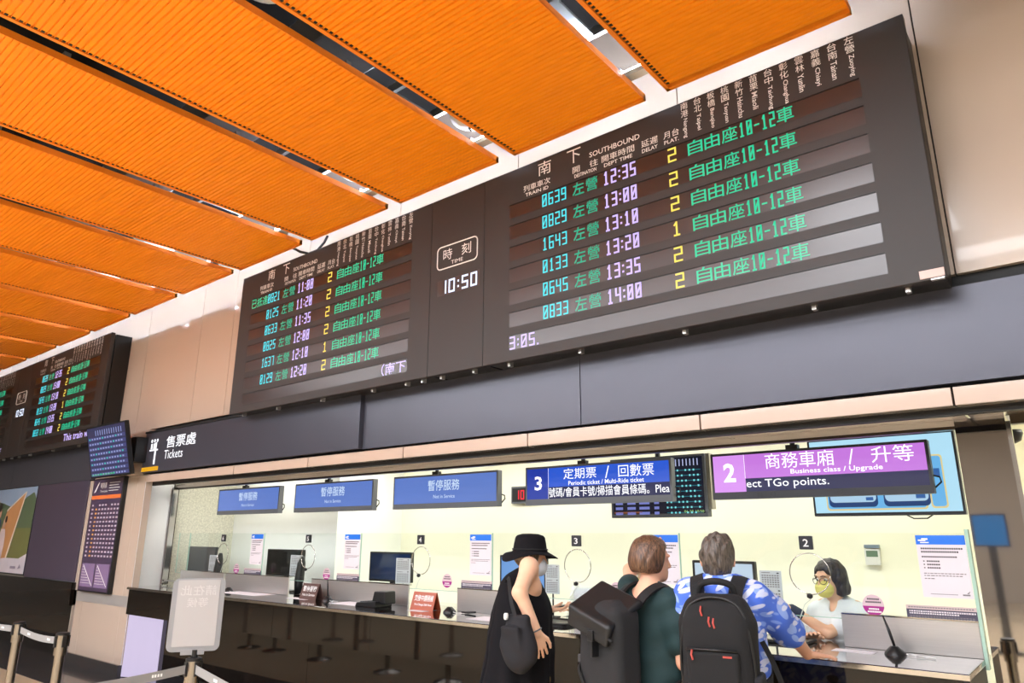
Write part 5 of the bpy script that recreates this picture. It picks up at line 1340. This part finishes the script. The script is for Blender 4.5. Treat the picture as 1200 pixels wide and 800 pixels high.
# ---------------------------------------------------------------- the person in the black hat
A = Fig('person in a black bucket hat and black sleeveless tunic holding a phone', -2.93, 3.74, -30)
t = A.t
HC = A.L(622, 652, 3.76); neck = V3(0, -.02, 1.40)
rs, ls = A.L(620, 664, 3.60), V3(-.165, .01, 1.36)
re = A.L(609, 694, 3.46); rw = A.L(629, 741, 3.52); rt = A.L(636, 778, 3.58)
lw = A.L(641, 715, 3.93); le = ik(ls, lw, .28, .26, (-.5, -.2, -1)); lt = A.L(668, 712, 4.02)
b = Flesh(); torso(b, .98, .15, .95); legs(b, .98)
RH = rotz(-.25) @ rotx(-.12)
hq = head(b, HC, RH, .97)
b.cap(HC + V3(0, -.015, -.06), neck, .050, .060, .03)
b.chain([rs, re, rw], [.052, .042, .030], .025); b.cap(V3(.08, -.01, 1.36), rs, .06, .055, .03); b.chain([ls, le, lw], [.048, .040, .029], .02)
hand(b, rw, rt - rw, A.R.T @ V3(-.55, .55, 0) , True, (.30, .25, .22, .2), .16, .2)
hand(b, lw, lt - lw, (0, 0, 1), False, (.35, .3, .3, .3), .08, .6)
b.build('body', SK2, t, .0045)
s = Flesh()
s.chain([(0, -.07, .78), (0, -.045, 1.05), (0, -.035, 1.22), (0, -.04, 1.335)], [.235, .200, .180, .140], .05, n, .98)
s.cap((-.10, -.015, 1.375), (.105, -.02, 1.375), .062, .062, .04); s.cap((0, -.02, 1.39), (0, -.02, 1.435), .07, .06, .03)
s.plane((0, 0, .70), (0, 0, -1))
s.noise = lambda x, y, z: .010 * np.clip(1.35 - z, 0, .5) * 2 * np.sin(34 * np.arctan2(x, y + .001) / 3.0 + 3 * z) + .003 * np.sin(22 * z + 20 * x)
s.build('black_tunic', M_CLOTHBLACK, t, .006)
hr = Flesh(); hr.ell(hq(0, -.02, .012), V3(.083, .098, .088), .02, RH); hr.ell(hq(.055, .01, -.045), V3(.022, .03, .05), .02, RH); hr.ell(hq(-.055, .01, -.045), V3(.022, .03, .05), .02, RH)
hr.rbox(hq(0, .125, -.04), (.12, .068, .11), .03, .02, RH, sub=True); hr.noise = lambda x, y, z: .002 * np.sin(140 * x + 60 * z + 3 * np.sin(60 * y))
hr.build('hair', hairmat('ash_blond_hair', (70, 56, 44), (168, 140, 104)), t, .004)
mk = Flesh(); mk.ell(hq(0, .064, -.058), V3(.056, .052, .058), .01, RH); mk.rbox(hq(0, -.04, -.05), (.12, .075, .1), .01, .01, RH, sub=True); mk.build('face_mask', mat('white_mask', (232, 236, 242), .8), t, .004)
HT = Matrix([[*(RH @ rotx(.10))[i], 0] for i in range(3)] + [[0, 0, 0, 1]]); HT.translation = Vector(hq(0, -.012, .062))
H = thing('bucket_hat', 'black bucket hat with a wide drooping brim worn at the counter', 'hat', tuple(A.o), None, math.radians(-30))
N = 40; m = MB(); prof = [(.0, .082), (.05, .080), (.082, .070), (.092, .058), (.100, .02), (.106, -.022), (.112, -.030), (.140, -.043), (.172, -.060), (.174, -.066), (.140, -.052), (.106, -.036)]
vs = []
for r, z in prof:
    for k in range(N):
        a = 2 * math.pi * k / N; w_ = max(0, (r - .11) / .06); vs.append((r * math.cos(a) * .93, r * math.sin(a) * 1.04, z + w_ * (.016 * math.sin(2 * a + .6) + .010 * math.sin(3 * a + 2))))
m.add(vs, [(i * N + k, i * N + (k + 1) % N, (i + 1) * N + (k + 1) % N, (i + 1) * N + k) for i in range(len(prof) - 1) for k in range(N)])
m.xf(HT).build('crown_and_brim', M_CLOTHBLACK, H, local=True, smooth='all')
m = MB(); m.tube([tuple(HT @ Vector((.1075 * math.cos(2 * math.pi * k / 36) * .93, .1075 * math.sin(2 * math.pi * k / 36) * 1.04, -.016))) for k in range(37)], .0055, 6, cap=False); m.build('hat_band', M_STRAP, H, local=True, smooth='all')
# sling bag
B = thing('sling_bag', 'black cloth sling bag hanging at the hip of the person in the hat', 'bag', tuple(A.o), None, math.radians(-30))
bg = Flesh(); c = A.L(608, 752, 3.40); bg.ell(c + V3(0, 0, -.03), (.125, .07, .14), .03, rotz(.5)); bg.rbox(c + V3(.0, .0, .09), (.075, .028, .06), .025, .05, rotz(.5)); bg.rbox(c + V3(.02, -.055, .03), (.07, .015, .06), .012, .03, rotz(.5) @ rotx(.2))
bg.noise = lambda x, y, z: .006 * np.sin(30 * z + 34 * x) * np.cos(22 * y + 6 * z); bg.build('pouch', mat('bag_cloth', (22, 21, 26), .85, var=.15, bump=.2, bscale=260), B, .006)
pts = smoothpts([c + V3(.0, -.02, .13), A.L(599, 704, 3.43), A.L(596, 678, 3.52), V3(-.02, -.13, 1.40), V3(-.07, -.05, 1.445), V3(-.15, .10, 1.33), V3(-.21, .10, 1.12), V3(-.23, -.08, .98), c + V3(-.12, -.02, .10)])
ribbon(MB(), pts, [unit(p - V3(0, -.01, min(p[2], 1.30))) for p in pts], .022, .006).build('strap', M_STRAP, B, local=True)
MB().lathe([(.010, -.018), (.014, -.01), (.014, .01), (.010, .018)], tuple(A.L(593, 722, 3.36)), 10).build('white_toggle', M_WHITEP, B, local=True)
# wrist watch and phone
WB = thing('wrist_band', 'grey band on the wrist of the person in the black hat', 'bracelet', tuple(A.o), None, math.radians(-30))
d = unit(rw - re); pc = rw - d * .012; u1 = unit(np.cross(d, V3(0, 1, 0))); u2 = np.cross(d, u1)
MB().tube([tuple(pc + (u1 * math.cos(2 * math.pi * k / 20) + u2 * math.sin(2 * math.pi * k / 20)) * .034) for k in range(21)], .0045, 6, cap=False).build('band', M_GREYBEZEL, WB, local=True, smooth='all')
PH = thing('phone', 'dark phone held flat over the counter by the person in the hat', 'phone', tuple(A.W(lw)), None, 0)
wa, wb_ = np.array(P(637, 716, 3.95)), np.array(P(672, 709, 4.06)); d = unit(wb_ - wa); sd = unit(np.cross(V3(0, 0, 1), d)); up = np.cross(d, sd)
m = MB(); c0 = (wa + wb_) / 2 + V3(0, 0, .004); po = rrect(-.085, .085, -.038, .038, .01)
m.prism(po, lambda p, q, e: tuple(c0 + d * p + sd * q + up * e), .009); m.build('case', M_BLACKP, PH)
m = MB(); m.prism(rrect(-.08, .08, -.034, .034, .008), lambda p, q, e: tuple(c0 + d * p + sd * q + up * (.0092 + e)), .0008); m.build('screen', M_GLOSS, PH)
trousers(t, mat('khaki_trousers', (168, 136, 84), .8, bump=.2, bscale=300), .98); shoes(t)

# ---------------------------------------------------------------- ticket clerks behind the glass
def clerk(label, x, y, deg, hc, rhand, lhand, yaw, full):
    A = Fig(label, x, y, deg); t = A.t; K = .88
    HC = A.L(*hc); neck = V3(0, -.02, 1.39 * K)
    rs, ls = V3(.155, -.01, 1.355 * K), V3(-.155, -.01, 1.355 * K)
    rw, lw = A.L(*rhand), A.L(*lhand)
    re = ik(rs, rw, .26, .24, (.6, -.3, -1)); le = ik(ls, lw, .26, .24, (-.6, -.2, -1))
    b = Flesh(); torso(b, K, .14, .9); legs(b, K)
    RH = rotz(yaw) @ rotx(-.16); hq = head(b, HC, RH, .96)
    b.cap(HC + V3(0, -.01, -.06), neck, .046, .054, .03)
    b.chain([rs, re, rw], [.044, .036, .026], .02); b.chain([ls, le, lw], [.044, .036, .026], .02)
    hand(b, rw, rw - re, (0, 0, -1), True, (.2, .25, .3, .3)); hand(b, lw, lw - le, (0, 0, -1), False, (.2, .25, .3, .3))
    b.build('body', SK2, t, .0045)
    s = Flesh(); s.chain([(0, 0, .85 * K), (0, 0, 1.08 * K), (0, .005, 1.24 * K), (0, -.01, 1.35 * K)], [.165, .155, .165, .135], .05, (0, 1, 0), .74)
    s.cap((-.11, -.015, 1.365 * K), (.11, -.015, 1.365 * K), .068, .068, .05)
    s.chain([rs, slv(rs, re, .6)], [.073, .072], .03); s.chain([ls, slv(ls, le, .6)], [.073, .072], .03)
    s.ell(neck + V3(0, .075, .015), (.028, .045, .05), .012, sub=True)
    s.noise = lambda x, y, z: .0035 * np.sin(26 * z + 18 * x) * np.cos(14 * x - 9 * z)
    s.build('white_blouse', mat('white_blouse', (226, 230, 234), .7, var=.04, bump=.1, bscale=250), t, .006)
    c = MB()
    for sx in (1, -1): c.add([tuple(neck + V3(sx * .008, .088, -.035)), tuple(neck + V3(sx * .055, .055, .028)), tuple(neck + V3(sx * .075, .03, -.005)), tuple(neck + V3(sx * .062, .085, -.065)), tuple(neck + V3(sx * .008, .092, -.038)), tuple(neck + V3(sx * .055, .060, .034)), tuple(neck + V3(sx * .080, .033, -.003)), tuple(neck + V3(sx * .064, .094, -.070))], [(0, 1, 2, 3), (4, 7, 6, 5), (0, 4, 5, 1), (1, 5, 6, 2), (2, 6, 7, 3), (3, 7, 4, 0)])
    c.v = [(x, y + .022, z + .012) for x, y, z in c.v]; c.build('collar', mat('white_blouse', (226, 230, 234)), t, local=True)
    if full:
        m = MB()
        for sx in (1, -1): m.add([tuple(neck + V3(sx * .004, .118, -.07)), tuple(neck + V3(sx * .02, .118, -.07)), tuple(neck + V3(sx * .028, .135, -.20)), tuple(neck + V3(sx * .006, .138, -.21)), tuple(neck + V3(sx * .004, .124, -.07)), tuple(neck + V3(sx * .02, .124, -.07)), tuple(neck + V3(sx * .028, .141, -.20)), tuple(neck + V3(sx * .006, .144, -.21))], [(0, 1, 2, 3), (4, 7, 6, 5), (0, 3, 7, 4), (1, 5, 6, 2), (2, 6, 7, 3), (0, 4, 5, 1)])
        m.build('neck_ribbon', mat('grey_ribbon', (70, 74, 84), .7), t, local=True)
        wb = Flesh(); d = unit(lw - le); wb.cap(lw - d * .05, lw + d * .0, .036, .034, .005); wb.build('wrist_guard', mat('dark_wrist_guard', (48, 54, 74), .8), t, .005)
    hr = Flesh(); hr.ell(hq(0, -.018, .026), V3(.092, .104, .097), .02, RH); hr.cap(hq(.066, -.02, -.01), hq(.070, -.012, -.085), .044, .036, .03); hr.cap(hq(-.066, -.02, -.01), hq(-.070, -.012, -.085), .044, .036, .03); hr.ell(hq(0, -.06, -.06), V3(.090, .055, .090), .03, RH)
    hr.rbox(hq(0, .105, -.09), (.063, .086, .128), .045, .012, RH, sub=True); hr.ell(hq(-.02, .10, .045), V3(.03, .03, .022), .015, RH, sub=True); hr.rbox(hq(0, .13, -.07), (.12, .055, .13), .02, .02, RH, sub=True)
    hr.plane(hq(0, 0, -.118), -RH[:, 2])
    hr.noise = lambda x, y, z: .0022 * np.sin(150 * x + 70 * y + 4 * np.sin(14 * z)) + .0012 * np.sin(260 * y - 90 * x)
    hr.build('hair', hairmat('black_hair' , (14, 12, 14), (62, 52, 50), (140, 140, 10)), t, .004)
    mk = Flesh(); mk.ell(hq(0, .066, -.056), V3(.060, .056, .058), .01, RH); mk.rbox(hq(0, -.045, -.05), (.12, .075, .1), .01, .01, RH, sub=True)
    mk.noise = lambda x, y, z: .0012 * np.sin(220 * z); mk.build('face_mask', mat('yellow_mask', (232, 222, 128), .8, var=.05), t, .004)
    for sx in (1, -1):
        e = Flesh(); e.ell(hq(sx * .031, .072, .004), V3(.013, .012, .010)); o = e.build('eye', mat('eye_white', (230, 226, 220), .2), t, .003)
        q = Flesh(); q.ell(hq(sx * .031, .0815, .002), V3(.0058, .0045, .0058)); q.build('iris', mat('iris_dark', (30, 20, 16), .2), o, .0015)
        br = MB().tube([tuple(hq(sx * x, y, z)) for x, y, z in ((.014, .096, .026), (.032, .095, .032), (.048, .084, .027))], .0028, 6).build('eyebrow', mat('brow_dark', (40, 30, 26), .8), t, local=True)
    if full:
        G = thing('glasses', 'thin dark framed glasses on the clerk in the yellow mask', 'glasses', tuple(A.o), None, math.radians(deg))
        m = MB()
        for sx in (1, -1):
            m.tube([tuple(hq(sx * .033 + .024 * math.cos(a), .108 - .012 * abs(math.cos(a)) * (sx * math.cos(a) > 0), -.002 + .019 * math.sin(a))) for a in np.linspace(0, 2 * math.pi, 19)], .0018, 5, cap=False)
            m.tube([tuple(hq(sx * .057, .098, .002)), tuple(hq(sx * .082, .0, .006))], .0018, 5)
        m.tube([tuple(hq(-.010, .108, .002)), tuple(hq(.010, .108, .002))], .0018, 5)
        m.build('frame', M_BLACKP, G, local=True)
    trousers(t, mat('navy_skirt', (34, 36, 52), .8), K); shoes(t)
clerk('ticket clerk with a black bob, yellow mask and white blouse at window two', -1.455, 5.16, 166, (972, 677, 5.10), (950, 748, 4.98), (928, 714, 4.90), -.2, True)
clerk('ticket clerk in white mostly hidden behind the woman in green', -2.98, 5.30, 175, (747, 673, 5.25), (676, 716, 4.98), (715, 722, 5.0), .1, False)
